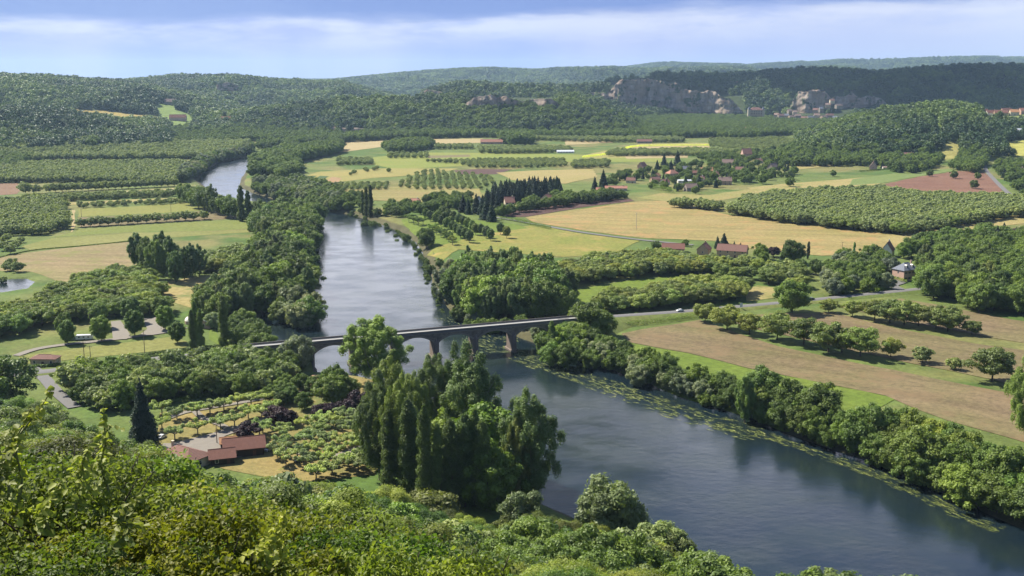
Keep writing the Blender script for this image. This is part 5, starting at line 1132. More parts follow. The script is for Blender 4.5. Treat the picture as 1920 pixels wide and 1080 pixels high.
# far copses in the valley: countless, read as masses
def far_mass(poly, spacing, h0, h1, col=(1, 1, 1)): add_reg('valley_tree', 'tree', ['broadleaf'], 'x', 'far', poly, spacing, h0, h1, None, .5, col=col, v=.2)
for poly, s_, h0, h1 in (([(640, 262), (700, 252), (860, 248), (1010, 248), (1180, 244), (1330, 240), (1500, 240), (1520, 250), (1400, 262), (1330, 258), (1180, 262), (1060, 262), (900, 258), (760, 262), (640, 268)], 13, 12, 18),
                        ([(720, 282), (750, 272), (800, 270), (812, 278), (780, 286), (730, 288)], 11, 12, 18), ([(940, 268), (960, 262), (990, 262), (996, 272), (960, 274)], 10, 18, 24),
                        ([(1300, 298), (1350, 292), (1440, 286), (1520, 272), (1600, 277), (1640, 292), (1560, 284), (1480, 292), (1440, 298), (1330, 303)], 13, 7, 12),
                        ([(1180, 248), (1185, 224), (1300, 220), (1420, 222), (1600, 230), (1560, 250), (1420, 246), (1330, 244)], 15, 11, 15), ([(250, 276), (300, 262), (340, 252), (430, 246), (640, 248), (640, 262), (480, 266), (380, 270)], 12, 10, 15), ([(470, 280), (560, 268), (640, 262), (640, 272), (560, 282)], 12, 12, 18), ([(1480, 250), (1540, 246), (1640, 270), (1700, 290), (1600, 285), (1520, 268)], 12, 11, 17), ([(560, 352), (600, 346), (640, 352), (600, 360)], 10, 4, 7),
                        ([(-100, 302), (20, 296), (60, 300), (20, 318), (-100, 322)], 10, 10, 14), ([(170, 286), (182, 284), (182, 288), (172, 290)], 9, 18, 22)):
    far_mass(poly, s_, h0, h1)

# ------------------------------------------------------------------ hillside below the viewpoint
def hillside():
    X, Y = [], []; d = 62.0
    while d < 430:
        sp_ = float(allow(d)) * .88; n = int(1.5 * d / sp_) + 1
        for k in range(n):
            a = -.72 + (k + .5 + gT.uniform(-.3, .3)) * sp_ / d; y = d + gT.uniform(-.25, .25) * sp_; X.append(y * math.tan(a)); Y.append(y)
        d += sp_ * .92
    X, Y = np.array(X), np.array(Y); H = height(X, Y); un = 960 + 1890 * X / Y; se = -slope_of(np.interp(un, EDGE_U, EDGE_Y)); de = (CAMZ - G - CANOPY) / se
    px_, py_ = proj(X, Y, H + 8); ok = ~in_poly(X, Y, RIV) & (Y < de + 3) & (px_ > -140) & (px_ < 2060) & (py_ < 1200)
    return X[ok], Y[ok], H[ok]
for x, y, h in zip(*hillside()):
    ht = float(allow(y)) * gT.choice([.8, .9, 1.0, 1.1, 1.3], p=[.2, .3, .3, .15, .05])
    f = fbm(np.array([x]), np.array([y]), 60, 3, 66)[0]
    c_ = (1.15, 1.0, .95) if f > .55 else ((.66, .82, .75) if f < .44 else (1, 1, 1))
    T.append(dict(name='hillside_tree', cat='tree', sp='hillside' if y < 190 or gT.random() < .6 else ['broadleaf', 'bank', 'walnut'][gT.integers(3)], x=x, y=y, z=h, h=ht, w=gT.uniform(1.0, 1.3), tint=tint(c_, .2), desc='leafy hillside tree below the viewpoint', grp='trees covering the hillside below the viewpoint'))
add_px('riverside_tree', 'tree', 'broadleaf', 'great dark tree at the left edge of the photo', 'tree at the left edge', [(10, 762, 21, 1.2)], v=0)

# ------------------------------------------------------------------ build them
ORD = lambda n: '%d%s' % (n, 'th' if 10 <= n % 100 <= 20 else {1: 'st', 2: 'nd', 3: 'rd'}.get(n % 10, 'th'))
print('trees', len(T))
KEEP_LAT = .58
T = [t for t in T if abs(t['x'] / t['y']) < KEEP_LAT]
limits = {'walnut': 292, 'other': 10 ** 9}
bykind = {}
for t in T: bykind.setdefault(t['name'], []).append(t)
single, mass = [], []
# nothing planted on or right in front of a house, on a road, or in the river
def clear_of(t):
    for hx, hy, L, _r in HOUSES:
        if hy < 3000 and abs(t['x'] - hx * t['y'] / hy) < L / 2 + (1.5 if hy > 900 else 2.5) and -(26 if hy > 700 else 14) < t['y'] - hy < 8: return False
    return True
T = [t for t in T if t['name'] == 'hillside_tree' or clear_of(t)]
bykind = {}
for t in T: bykind.setdefault(t['name'], []).append(t)
Z_ = height(np.array([t['x'] for t in T]), np.array([t['y'] for t in T]))
for t, z in zip(T, Z_): t.setdefault('z', float(z))
for k_, L_ in bykind.items():
    L_.sort(key=lambda t: -t['h'] * t['w'] / math.hypot(t['x'], t['y']) * (0 if not (-20 < proj(t['x'], t['y'], G + 5)[0] < 1940 and proj(t['x'], t['y'], G + 5)[1] < 1130) else 1))
    if k_ == 'valley_tree': mass += L_; continue
    single += L_[:295]; mass += L_[295:]
print({k: len(v) for k, v in bykind.items()}, 'single', len(single), 'mass', len(mass))
areas = {}
for t in single: areas.setdefault(t['desc'], []).append(t)
used_labels = {}
for desc, L_ in areas.items():
    n = len(L_)
    if n == 1: L_[0]['label'] = desc; continue
    for t in L_: t['px'], t['py'] = proj(t['x'], t['y'], t['z'])
    out_ = [t for t in L_ if not -12 < t['px'] < 1932]; L_ = [t for t in L_ if -12 < t['px'] < 1932]; n = len(L_)
    for i, t in enumerate(out_): t['label'] = '%s, %s beyond the photo edge' % (desc, ORD(i + 1))
    if n == 0: continue
    if n <= 14:
        L_.sort(key=lambda t: t['px'])
        for i, t in enumerate(L_): t['label'] = '%s, %s from left' % (desc, ORD(i + 1))
    else:
        nr = max(2, round(math.sqrt(n / 2.4))); L_.sort(key=lambda t: t['y']); per = math.ceil(n / nr)
        for r_ in range(nr):
            row = sorted(L_[r_ * per:(r_ + 1) * per], key=lambda t: t['px'])
            for i, t in enumerate(row): t['label'] = '%s, %s row back, %s from left' % (desc, ORD(r_ + 1), ORD(i + 1))
for t in single:
    sp = t['sp']; pl = PROTO[sp]; i = int(gT.integers(len(pl))); h0 = pl[i][7]; s = t['h'] / h0
    z = max(t['z'], -.4)
    loc = (t['x'], t['y'], z - .15); rz = gT.uniform(0, 6.28); w_ = t['w']
    col = (*t['tint'], 1); dist = math.hypot(t['x'], t['y'])
    vis = s * 10 / dist * F
    if dist > 1000:
        o = obj(t['name'], joint(sp, i)); o.location = loc; o.rotation_euler = (0, 0, rz); o.scale = (s * w_, s * w_, s); o.color = col; tag(o, t['label'], t['cat'], t['grp'])
    else:
        r = empty(t['name'], loc, rz); r.scale = (s * w_, s * w_, s); tag(r, t['label'], t['cat'], t['grp'])
        a = obj('trunk', pl[i][0], r); b = obj('crown', pl[i][1], r); b.color = col; a.color = col
mp_ = []
srcs = []
for i in range(3):
    _, _, v, q, c_, tv, tq, h_, lm_, bk_, *_r = PROTO['walnut'][i]
    g_ = np.random.default_rng(40 + i); kk = np.sort(g_.choice(len(q), len(q) // 3, replace=False)); vi = (kk[:, None] * 4 + np.arange(4)).ravel(); cen = v.reshape(-1, 4, 3).mean(1, keepdims=True)
    vv = (cen + (v.reshape(-1, 4, 3) - cen) * 1.7)[kk].reshape(-1, 3); qq = np.arange(len(vv)).reshape(-1, 4)
    V_ = np.concatenate([vv, tv]); srcs.append(('walnut', bpy.data.objects.new('orchard_tree', mesh_np('orchard_tree', V_, np.concatenate([qq, tq + len(vv)]), [M['orchard'], BARK], midx=np.concatenate([np.zeros(len(qq)), np.ones(len(tq))]), colors=np.concatenate([c_[vi], np.full((len(tv), 3), .5)]))), h_))
for sp in ('broadleaf', 'broadleaf', 'conifer', 'willow'):
    for i in range(min(2, len(PROTO[sp]))): srcs.append((sp, bpy.data.objects.new(sp, joint(sp, i)), PROTO[sp][i][7]))
def emit_mass(name, L_, label):
    P_ = []; SC = []; IX = []
    for t in L_:
        sp = t['sp'] if t['sp'] in ('walnut', 'broadleaf', 'conifer', 'willow') else 'broadleaf'
        c_ = [j for j, s in enumerate(srcs) if s[0] == sp]; j = c_[int(gT.integers(len(c_)))]
        P_.append((t['x'], t['y'], t['z'] - .3)); SC.append(t['h'] / srcs[j][2]); IX.append(j)
    if P_: scatter(name, P_, SC, gT.uniform(0, 6.28, len(P_)), IX, [s[1] for s in srcs], label)
wm = [t for t in mass if t['name'] == 'walnut_tree']
for t in wm: t['h'] *= 1.05
emit_mass('far_orchards', wm, 'rows of walnut trees filling the far valley orchards')
emit_mass('far_copses', [t for t in mass if t['name'] != 'walnut_tree'], 'hedges and copses of the far valley floor')
# ------------------------------------------------------------------ cliffs
def rock_mat():
    m, t, n, l = nt('limestone_cliff'); tc = n.new('ShaderNodeTexCoord').outputs['Object']
    mp = n.new('ShaderNodeMapping'); mp.inputs['Scale'].default_value = (.055, .055, .012); l.new(tc, mp.inputs[0])
    a = noise(n, l, 1.0, 6, .65, mp.outputs[0]); b = noise(n, l, .035, 6, .7, tc); c_ = noise(n, l, .015, 3, .5, tc)
    mp2 = n.new('ShaderNodeMapping'); mp2.inputs['Scale'].default_value = (.012, .012, .12); l.new(tc, mp2.inputs[0]); bed = noise(n, l, 1.0, 4, .6, mp2.outputs[0])
    col = ramp(n, l, a, [(.30, (.075, .065, .06)), (.45, (.25, .205, .17)), (.55, (.39, .30, .225)), (.70, (.54, .47, .40))])
    col = mixc(n, l, ramp(n, l, c_, [(.42, 0), (.6, 1)]), col, (.34, .23, .155), 'MIX'); col = mixc(n, l, .45, col, ramp(n, l, a, [(.3, (.12, .09, .08)), (.7, (.42, .35, .29))]))
    col = mixc(n, l, ramp(n, l, bed, [(.5, 0), (.62, .5)]), col, (.20, .17, .14))
    col = mixc(n, l, ramp(n, l, b, [(.535, 0), (.59, 1)]), col, (.050, .075, .032))     # ivy and ledge scrub
    finish(n, l, col, .95, b, .6, 3, .1); return m
M['rock'] = rock_mat()
def cliff(name, label, us, top, bot, depth, thick=120, seed=0, amp=18):
    """a rock wall following stops (u, top y, foot y) at a real distance, folded into buttresses and ledges"""
    nu, nv = 260, 26; u = np.linspace(us[0], us[-1], nu); ty = np.interp(u, us, top); by = np.interp(u, us, bot)
    end = np.clip(np.minimum(u - us[0], us[-1] - u) / (.08 * (us[-1] - us[0])), 0, 1) ** .6
    rag = .92 + .08 * np.clip((fbm(u, u * 0, 22, 4, seed + 8) - .33) * 5, 0, 1); mid_ = (ty * .35 + by * .65); ty = mid_ + (ty - mid_) * end * rag; by = mid_ + (by - mid_) * end * (.9 + .1 * np.clip((fbm(u, u * 0, 15, 3, seed + 12) - .3) * 4, 0, 1))
    lo_, hi_ = (2300, 2950) if np.mean(depth) < 2900 else (3200, 4400)
    if np.mean(depth) > 2450 and np.mean(depth) != 3650:
        dd = np.array([ray_hit(a * 1.0, b_, lo_, hi_)[1] for a, b_ in zip(u[::6], by[::6])]); dd = np.clip(dd, np.percentile(dd, 20) - 30, np.percentile(dd, 40) + 20); dep = np.interp(u, u[::6], np.convolve(np.pad(dd, 3, mode='edge'), np.ones(7) / 7, 'valid')) - 4
    else: dep = np.full(nu, float(np.mean(depth)))
    X0 = (u - 960) / 2040 * dep; zt = CAMZ + dep * slope_of(ty); zb = CAMZ + dep * slope_of(by)
    jag = (fbm(X0, X0 * 0, 30, 5, seed + 3) - .5) * 26 * np.clip((zt - zb) / 40, 0, 1); zt = zt + jag
    V = []
    for j in range(nv):
        t = j / (nv - 1); z = zb - 12 + (zt - zb + 12) * t
        but = (fbm(X0, z * .25, 55, 4, seed) - .5) * 2 * amp * 1.6 + (fbm(X0, z, 16, 3, seed + 9) - .5) * amp * .9 + (fbm(X0 * .3, z, 9, 2, seed + 5) - .5) * 6
        Y = dep + but + t * 10; V.append(np.stack([X0 * Y / dep, Y, z], -1))
    V.append(np.stack([X0 * (dep + thick) / dep, dep + thick, zt - 4], -1)); V.append(np.stack([X0 * (dep + thick) / dep, dep + thick, zb - 14], -1))
    V = np.array(V); r = V.shape[0]; i = np.arange(r * nu).reshape(r, nu); q = np.stack([i[:-1, :-1], i[:-1, 1:], i[1:, 1:], i[1:, :-1]], -1).reshape(-1, 4)
    o = obj(name, mesh_np(name, V.reshape(-1, 3), q, [M['rock']])); tag(o, label=label, kind='structure'); return o
cliff('cliff', 'tall orange and grey limestone cliff in the far centre', [1135, 1160, 1200, 1240, 1280, 1300, 1330, 1370, 1396], [168, 150, 147, 152, 162, 172, 172, 184, 200], [185, 196, 201, 200, 200, 206, 212, 216, 214], [3560, 3520, 3500, 3500, 3500, 3480, 3460, 3440, 3440], seed=1)
cliff('cliff', 'broken limestone crag above the old village', [1484, 1500, 1520, 1540, 1560, 1580, 1600, 1615, 1632, 1650, 1668], [186, 174, 173, 170, 178, 182, 170, 182, 176, 184, 190], [212, 214, 214, 211, 206, 200, 200, 202, 200, 198, 196], 3250, seed=20, amp=16)
cliff('cliff', 'broken pale rock wall under the crest of the wooded middle hill', [872, 890, 920, 950, 985, 1005, 1030, 1050], [188, 182, 180, 182, 190, 184, 180, 188], [200, 206, 211, 210, 202, 208, 211, 206], 2540, seed=40, amp=10)
cliff('cliff', 'rocky spur with ruins at the ridge end', [788, 800, 820, 850], [172, 169, 171, 176], [182, 184, 184, 183], 3400, seed=60, amp=10)
cliff('cliff', 'low pale rock band left of the tall cliff', [1096, 1120, 1140], [176, 172, 174], [184, 186, 188], 3560, seed=70, amp=8)
cliff('cliff', 'small grey rock face at the wood foot by the river', [590, 620, 660, 690], [240, 239, 240, 241], [246, 247, 247, 246], 2440, seed=80, amp=5, thick=20)
cliff('cliff', 'grey rock streak high on the left hills', [405, 425, 440, 446], [157, 155, 158, 160], [162, 164, 164, 163], 3650, seed=90, amp=8)

# ------------------------------------------------------------------ the village under the crag
vil = [(1460, 219, 16), (1468, 224, 20), (1478, 223, 18), (1488, 225, 22), (1500, 222, 20), (1512, 226, 20), (1524, 224, 22), (1536, 223, 20), (1549, 226, 22), (1560, 222, 26), (1572, 226, 20), (1484, 212, 14), (1494, 214, 14), (1533, 213, 18), (1543, 210, 14), (1556, 202, 18), (1576, 203, 26), (1563, 193, 16)]
walls = ['wall_stone', 'wall_grey', 'wall_cream', 'wall_stone', 'wall_grey']; rfs = ['stone_roof', 'tile_brown', 'slate', 'stone_roof']
for i, (a, b, L) in enumerate(vil):
    S_ = float(slope_of(b)); y = 3130 + (226 - b) * 6; z = CAMZ + y * S_; x = (a - 960) / 2040 * y
    o = house('old_village_house', 'old village house under the crag, %s from left in the photo' % ORD(sorted(vil).index((a, b, L)) + 1), 'house', 960, 300, L * .85, 11, 6 + (i * 5) % 6, 5, (i * 37) % 60 - 30, rfs[i % 4], walls[i % 5], False, 1, 2, 3, group='old houses under the crag')
    o.location = (x, y, z)
# castle with twin towers
y = 3230; x = (1422 - 960) / 2040 * y; z = CAMZ + y * float(slope_of(215))
r = empty('castle', (x, y, z)); tag(r, 'small pale castle with two corner towers between the crags', 'castle')
b_ = MB(); b_.box(-22, 16, -9, 9, -10, 14); b_.build('keep', M['wall_stone'], r)
rf = MB(); rf.add([(-23, -10, 14.1), (17, -10, 14.1), (17, 10, 14.1), (-23, 10, 14.1), (-12, 0, 22), (6, 0, 22)], [(0, 1, 5, 4), (1, 2, 5), (2, 3, 4, 5), (3, 0, 4)]); rf.build('roof', M['tile_brown'], r)
for cx in (-24, 18):
    t_ = MB(); t_.tube((cx, -4, -10), (cx, -4, 16), 4.5, 4.5, 14); tw = t_.build('tower', M['wall_cream'], r); c_ = MB(); c_.tube((cx, -4, 16.1), (cx, -4, 25), 5, .1, 14); c_.build('tower_roof', M['slate'], tw)
for i in range(5):
    for j in range(2):
        w_ = MB(); w_.box(-17 + i * 7, -15 + i * 7, -9.2, -9.03, 2 + j * 6, 5 + j * 6); w_.build('window', M['glass'], r)

# ------------------------------------------------------------------ hedges, poles, vehicles, small things
def hedge(label, px, h, w_, z=G, col=None, mat='oak', cat='hedge'):
    pts = smooth_line([Vector((*P(a, b, z), z)) for a, b in px], 1.2); g = np.random.default_rng(len(T) + int(px[0][0])); pf = []
    zs = height(np.array([p.x for p in pts]), np.array([p.y for p in pts]))
    for p, z_ in zip(pts, zs):
        pf.append((p.x + g.normal() * .15, p.y + g.normal() * .15, z_ + h * .45, w_ * .62, w_ * .62, h * .58 * g.uniform(.85, 1.15)))
    n = int(max(500, len(pf) * 110)); pos, nr, tone = puff_leaves(pf, n, g, .6, .3); v, q, c_ = leaves(pos, nr, .34, g, 1.4, False, tone)
    o = obj('hedge', mesh_np('hedge', v, q, [M[mat]], colors=c_)); tag(o, label, cat); 
    if col: o.color = (*col, 1)
    return o
hedge('dark clipped hedge along the near side of the road junction', [(58, 688), (90, 686), (122, 683)], 1.5, 1.6, 5.4)
hedge('clipped hedge between left road and grass strip', [(215, 668), (280, 657), (350, 648), (420, 641)], 2.0, 1.6, 8, (.6, .6, .6))
hedge('low hedge on the near side of the left road', [(360, 672), (400, 667), (440, 662)], 1.6, 1.4, 8, (.7, .7, .7))
hedge('long hedge behind the upper pollard row', [(300, 762), (370, 748), (450, 735), (520, 728)], 2.0, 2.0, G, (.6, .65, .6))
hedge('rounded hedge beside the narrow lane', [(938, 412), (960, 414), (985, 419), (1004, 424), (1030, 430)], 3.0, 3.4, G, (1, 1.05, .9))
hedge('overgrown hedge below the main road on the right', [(1165, 612), (1230, 606), (1290, 598), (1318, 594)], 2.6, 4.5, G, (1.6, 1.5, 1.2))
hedge('dark hedge along the plum coloured field', [(950, 398), (1010, 389), (1080, 380), (1150, 374)], 2.0, 3, G, (.8, .8, .8))
hedge('bright clipped hedge at the manor entrance', [(1615, 549), (1645, 546), (1668, 541)], 2.6, 3.5, G, (1.7, 1.7, 1))
hedge('green hedge in front of the manor', [(1655, 528), (1675, 524), (1695, 530)], 2.4, 3.5, G, (1.4, 1.4, .9))
hedge('dark hedge in front of the grey stone house', [(1612, 322), (1640, 320), (1670, 317)], 2, 3, G, (.6, .6, .6))
hedge('sloping thick hedge in the village', [(1222, 352), (1240, 358), (1262, 364)], 6, 9, G, (1.3, 1.3, 1.1))
hedge('field margin hedge between tan field and pale meadow', [(-20, 488), (60, 470), (150, 462), (245, 453)], .7, 1.0, G, (1.1, 1, .8))
hedge('yellow flowering hedge in the far valley', [(1095, 296), (1140, 290), (1170, 280), (1210, 275), (1330, 274)], 3.5, 6, G, (6, 4.6, 1.2))

POLE = mat_plain('pole_wood', (.16, .12, .09), .25, 2, .9); PCON = mat_plain('pole_concrete', (.42, .38, .32), .15, 2, .9)
def pole(label, px, py, h, lat=False, mat=None, z=G):
    x, y = P(px, py, z); zz = hz(x, y); r = empty('utility_pole', (x, y, zz), R(20)); tag(r, label, 'utility pole', 'utility poles')
    m_ = mat or POLE; b_ = MB(); b_.tube((0, 0, -.5), (0, 0, h), .19 if not lat else .26, .11, 8); b_.build('post', m_, r)
    c_ = MB(); c_.box(-1.1, 1.1, -.07, .07, h - .7, h - .56)
    if lat: c_.box(-.8, .8, -.06, .06, h - 1.9, h - 1.78)
    c_.build('cross_arm', m_, r)
    for s in (-.95, 0, .95):
        i_ = MB(); i_.tube((s, 0, h - .56), (s, 0, h - .3), .07, .05, 6); i_.build('insulator', M['fascia'], r)
pole('tall concrete pole alone in the golden field', 1193, 430, 15, True, PCON); pole('wooden pole at the right end of the golden field', 1578, 483, 12); pole('pole on the left grass strip below car park', 272, 670, 14)
pole('leftmost pole behind the road junction', 158, 670, 8); pole('pole beside the left road, second from left', 170, 674, 7); pole('pole in the yellow green strip beside dirt track', 153, 407, 13); pole('pole between yellow green strip and small tree row', 321, 401, 10)
pole('pole on the lane below the camp hut', 407, 832, 8); pole('pole by the car park walnut wood', 170, 618, 9)
CARM = {}
def car_paint(name, c):
    m, t, n, l = nt(name); b = finish(n, l, c, .3, spec=.6); b.inputs['Coat Weight'].default_value = .6; return m
M['tyre'] = mat_plain('tyre_rubber', (.02, .02, .02), .1, 5, .9); M['lamp'] = mat_plain('headlamp_lens', (.6, .6, .58), .05, 5, .2); M['tail'] = mat_plain('tail_lamp', (.3, .02, .02), .05, 5, .3)
def vehicle(name, label, cat, x, y, z, rz, L, W_, H_, paint, kind='car'):
    r = empty(name, (x, y, z), rz); tag(r, label, cat, 'vehicles')
    b_ = MB(); g_ = MB(); a = L / 2; b = W_ / 2
    prof = [(-a, .35), (-a, .8), (-a * .93, .95), (-a * .55, 1.0), (-a * .28, H_), (a * .35, H_), (a * .70, .98), (a * .95, .80), (a, .60), (a, .35)] if kind == 'car' else [(-a, .45), (-a, H_ * .8), (-a * .93, H_), (a * .85, H_), (a, H_ * .72), (a * .97, .45)]
    n = len(prof); v = [(px_, -b * (1 if pz < 1.05 or kind != 'car' else .82), pz) for px_, pz in prof] + [(px_, b * (1 if pz < 1.05 or kind != 'car' else .82), pz) for px_, pz in prof]
    b_.add(v, [tuple(range(n))[::-1] if False else tuple(range(n)), tuple(range(2 * n - 1, n - 1, -1))] + [(i, i + n, (i + 1) % n + n, (i + 1) % n) for i in range(n)])
    b_.build('body', paint, r)
    if kind == 'car':
        for s in (-1, 1): g_.add([(-a * .50, s * (b * .995), 1.03), (a * .62, s * (b * .995), 1.03), (a * .33, s * (b * .835), H_ - .06), (-a * .27, s * (b * .835), H_ - .06)], [(0, 1, 2, 3) if s < 0 else (3, 2, 1, 0)])
        g_.add([(a * .68, -b * .8, 1.02), (a * .68, b * .8, 1.02), (a * .37, b * .72, H_ - .03), (a * .37, -b * .72, H_ - .03)], [(0, 1, 2, 3)])
        g_.add([(-a * .545, -b * .8, 1.04), (-a * .545, b * .8, 1.04), (-a * .30, b * .72, H_ - .03), (-a * .30, -b * .72, H_ - .03)], [(3, 2, 1, 0)])
        for s in (-1, 1):
            for fx in (-.62, .62):
                w_ = MB(); w_.tube((a * fx, s * (b - .18), .32), (a * fx, s * (b + .01), .32), .32, .32, 14); w_.build('wheel', M['tyre'], r)
            h_ = MB(); h_.box(a - .02, a + .02, s * b * .72 - .16, s * b * .72 + .16, .58, .74); h_.build('headlight', M['lamp'], r)
            h_ = MB(); h_.box(-a - .02, -a + .02, s * b * .74 - .14, s * b * .74 + .14, .68, .86); h_.build('tail_light', M['tail'], r)
    else:
        for s in (-1, 1):
            for k in range(3): g_.box(-a * .6 + k * a * .55 - .4, -a * .6 + k * a * .55 + .4, s * (b + .003) - (.02 if s < 0 else 0), s * (b + .003) + (.02 if s > 0 else 0), 1.4, 2.0)
            w_ = MB(); w_.tube((0, s * (b - .2), .33), (0, s * (b + .01), .33), .33, .33, 14); w_.build('wheel', M['tyre'], r)
        t_ = MB(); t_.box(a * .95, a + 1.2, -.08, .08, .45, .55); t_.build('drawbar', M['tyre'], r)
    g_.build('window_glass', M['glass'], r)
def on_road(px):
    best = min(range(1, len(RROAD) - 1), key=lambda i: abs(proj(*RROAD[i])[0] - px)); p = RROAD[best]; d = RROAD[best + 1] - RROAD[best - 1]; return p, math.atan2(d.y, d.x)
p, a_ = on_road(1274); vehicle('white_car', 'white car driving on the main road near the bridge', 'car', p.x, p.y - .0, p.z + .03, a_, 4.4, 1.8, 1.45, car_paint('white_paint', (.75, .75, .75)))
p, a_ = on_road(1517); vehicle('dark_car', 'dark grey car on the road beside the broad tree', 'car', p.x, p.y, p.z + .03, a_, 4.4, 1.8, 1.45, car_paint('dark_paint', (.03, .035, .045)))
x, y = P(159, 637); vehicle('motorhome', 'long white motorhome parked left of the car park trees', 'motorhome', x, y, hz(x, y), R(8), 8.5, 2.3, 2.7, car_paint('motorhome_paint', (.8, .8, .8)), 'van')
for i, (a, b, rz, c_, lab) in enumerate(((564, 866, 10, (.10, .11, .13), 'dark car parked under the camping pollards'), (505, 845, 60, (.25, .26, .28), 'grey car parked behind the red roofed barn'), (303, 822, 70, (.7, .7, .72), 'white van by the cedar at the camp entrance'))):
    x, y = P(a, b); vehicle('parked_car', lab, 'car', x, y, hz(x, y) + 1.3 * 0, R(rz), 4.3, 1.8, 1.5, car_paint('car_paint', c_))
# road sign
p, a_ = on_road(1385); r = empty('road_sign', (p.x - 1, p.y - 4.2, p.z - .6), 0); tag(r, 'white rectangular board beside the main road', 'sign')
b_ = MB(); b_.tube((-.5, 0, -.5), (-.5, 0, 2.6), .05, .05, 6); b_.build('post', PCON, r); b_ = MB(); b_.tube((.5, 0, -.5), (.5, 0, 2.6), .05, .05, 6); b_.build('post', PCON, r)
b_ = MB(); b_.box(-.8, .8, -.1, -.055, 1.0, 3.4); b_.build('board', M['sheet'], r)
# marquee behind the poplars
x, y = P(362, 606); r = empty('marquee', (x, y, hz(x, y))); tag(r, 'white domed marquee behind the column poplars', 'tent'); g_ = MB(); k = 16
v = []; 
for j in range(6):
    t_ = j / 5 * math.pi / 2; v += [(4.4 * math.cos(t_) * math.cos(i * 2 * math.pi / k) if j < 5 else .05 * math.cos(i), 4.4 * math.cos(t_) * math.sin(i * 2 * math.pi / k) if j < 5 else .05 * math.sin(i), 1.8 + 2.6 * math.sin(t_)) for i in range(k)]
g_.add(v, [(j * k + i, j * k + (i + 1) % k, (j + 1) * k + (i + 1) % k, (j + 1) * k + i) for j in range(5) for i in range(k)]); g_.build('canopy', M['wall_white'], r, True)
w_ = MB(); w_.tube((0, 0, -.2), (0, 0, 1.79), 4.3, 4.4, 16); w_.build('side_wall', M['wall_pink'], r)
house('riverside_cafe', 'low cafe with pale roof behind the column poplars', 'building', 392, 611, 13, 7, 3.2, 1.6, 80, 'sheet', 'wall_pink', chim=0, cols=3)
# canoes at the landing
CT_ = mat_plain('teal_canoe_plastic', (.03, .42, .33), .1, 3, .35); CB_ = mat_plain('blue_canoe_plastic', (.03, .10, .30), .1, 3, .35)
def canoe(label, px, py, rz, m_, z=.15):
    x, y = P(px, py, z); r = empty('canoe', (x, y, z), R(rz)); tag(r, label, 'canoe', 'canoes at the landing'); b_ = MB(); n = 13; v = []
    for i in range(n):
        t_ = -1 + 2 * i / (n - 1); w_ = .42 * (1 - t_ * t_) ** .55 + .01; hh = .38 + .16 * t_ ** 4; xx = t_ * 2.5
        v += [(xx, -w_, hh), (xx, -w_ * .75, .05), (xx, w_ * .75, .05), (xx, w_, hh), (xx, w_ * .68, .14), (xx, -w_ * .68, .14)]
    f = [(i * 6 + a, (i + 1) * 6 + a, (i + 1) * 6 + b, i * 6 + b) for i in range(n - 1) for a, b in ((0, 1), (1, 2), (2, 3), (3, 4), (4, 5), (5, 0))]
    b_.add(v, f); b_.build('hull', m_, r); 
    for sx in (-.9, .8): s_ = MB(); s_.box(sx - .15, sx + .15, -.3, .3, .28, .33); s_.build('seat', M['tyre'], r)
for i, (a, b, rz) in enumerate(((466, 588, 10), (471, 590, 5), (477, 591, 0), (469, 593, 14), (475, 587, 8))): canoe('bright teal canoe at the landing, %s from left' % ORD([466, 469, 471, 475, 477].index(a) + 1), a, b, rz, CT_, .3 + (i == 3) * .02)
for i, (a, b, rz) in enumerate(((464, 576, 30), (468, 575, 25))): canoe('dark blue canoe above the teal ones, %s' % ('left one' if i == 0 else 'right one'), a, b, rz, CB_, 1.2)

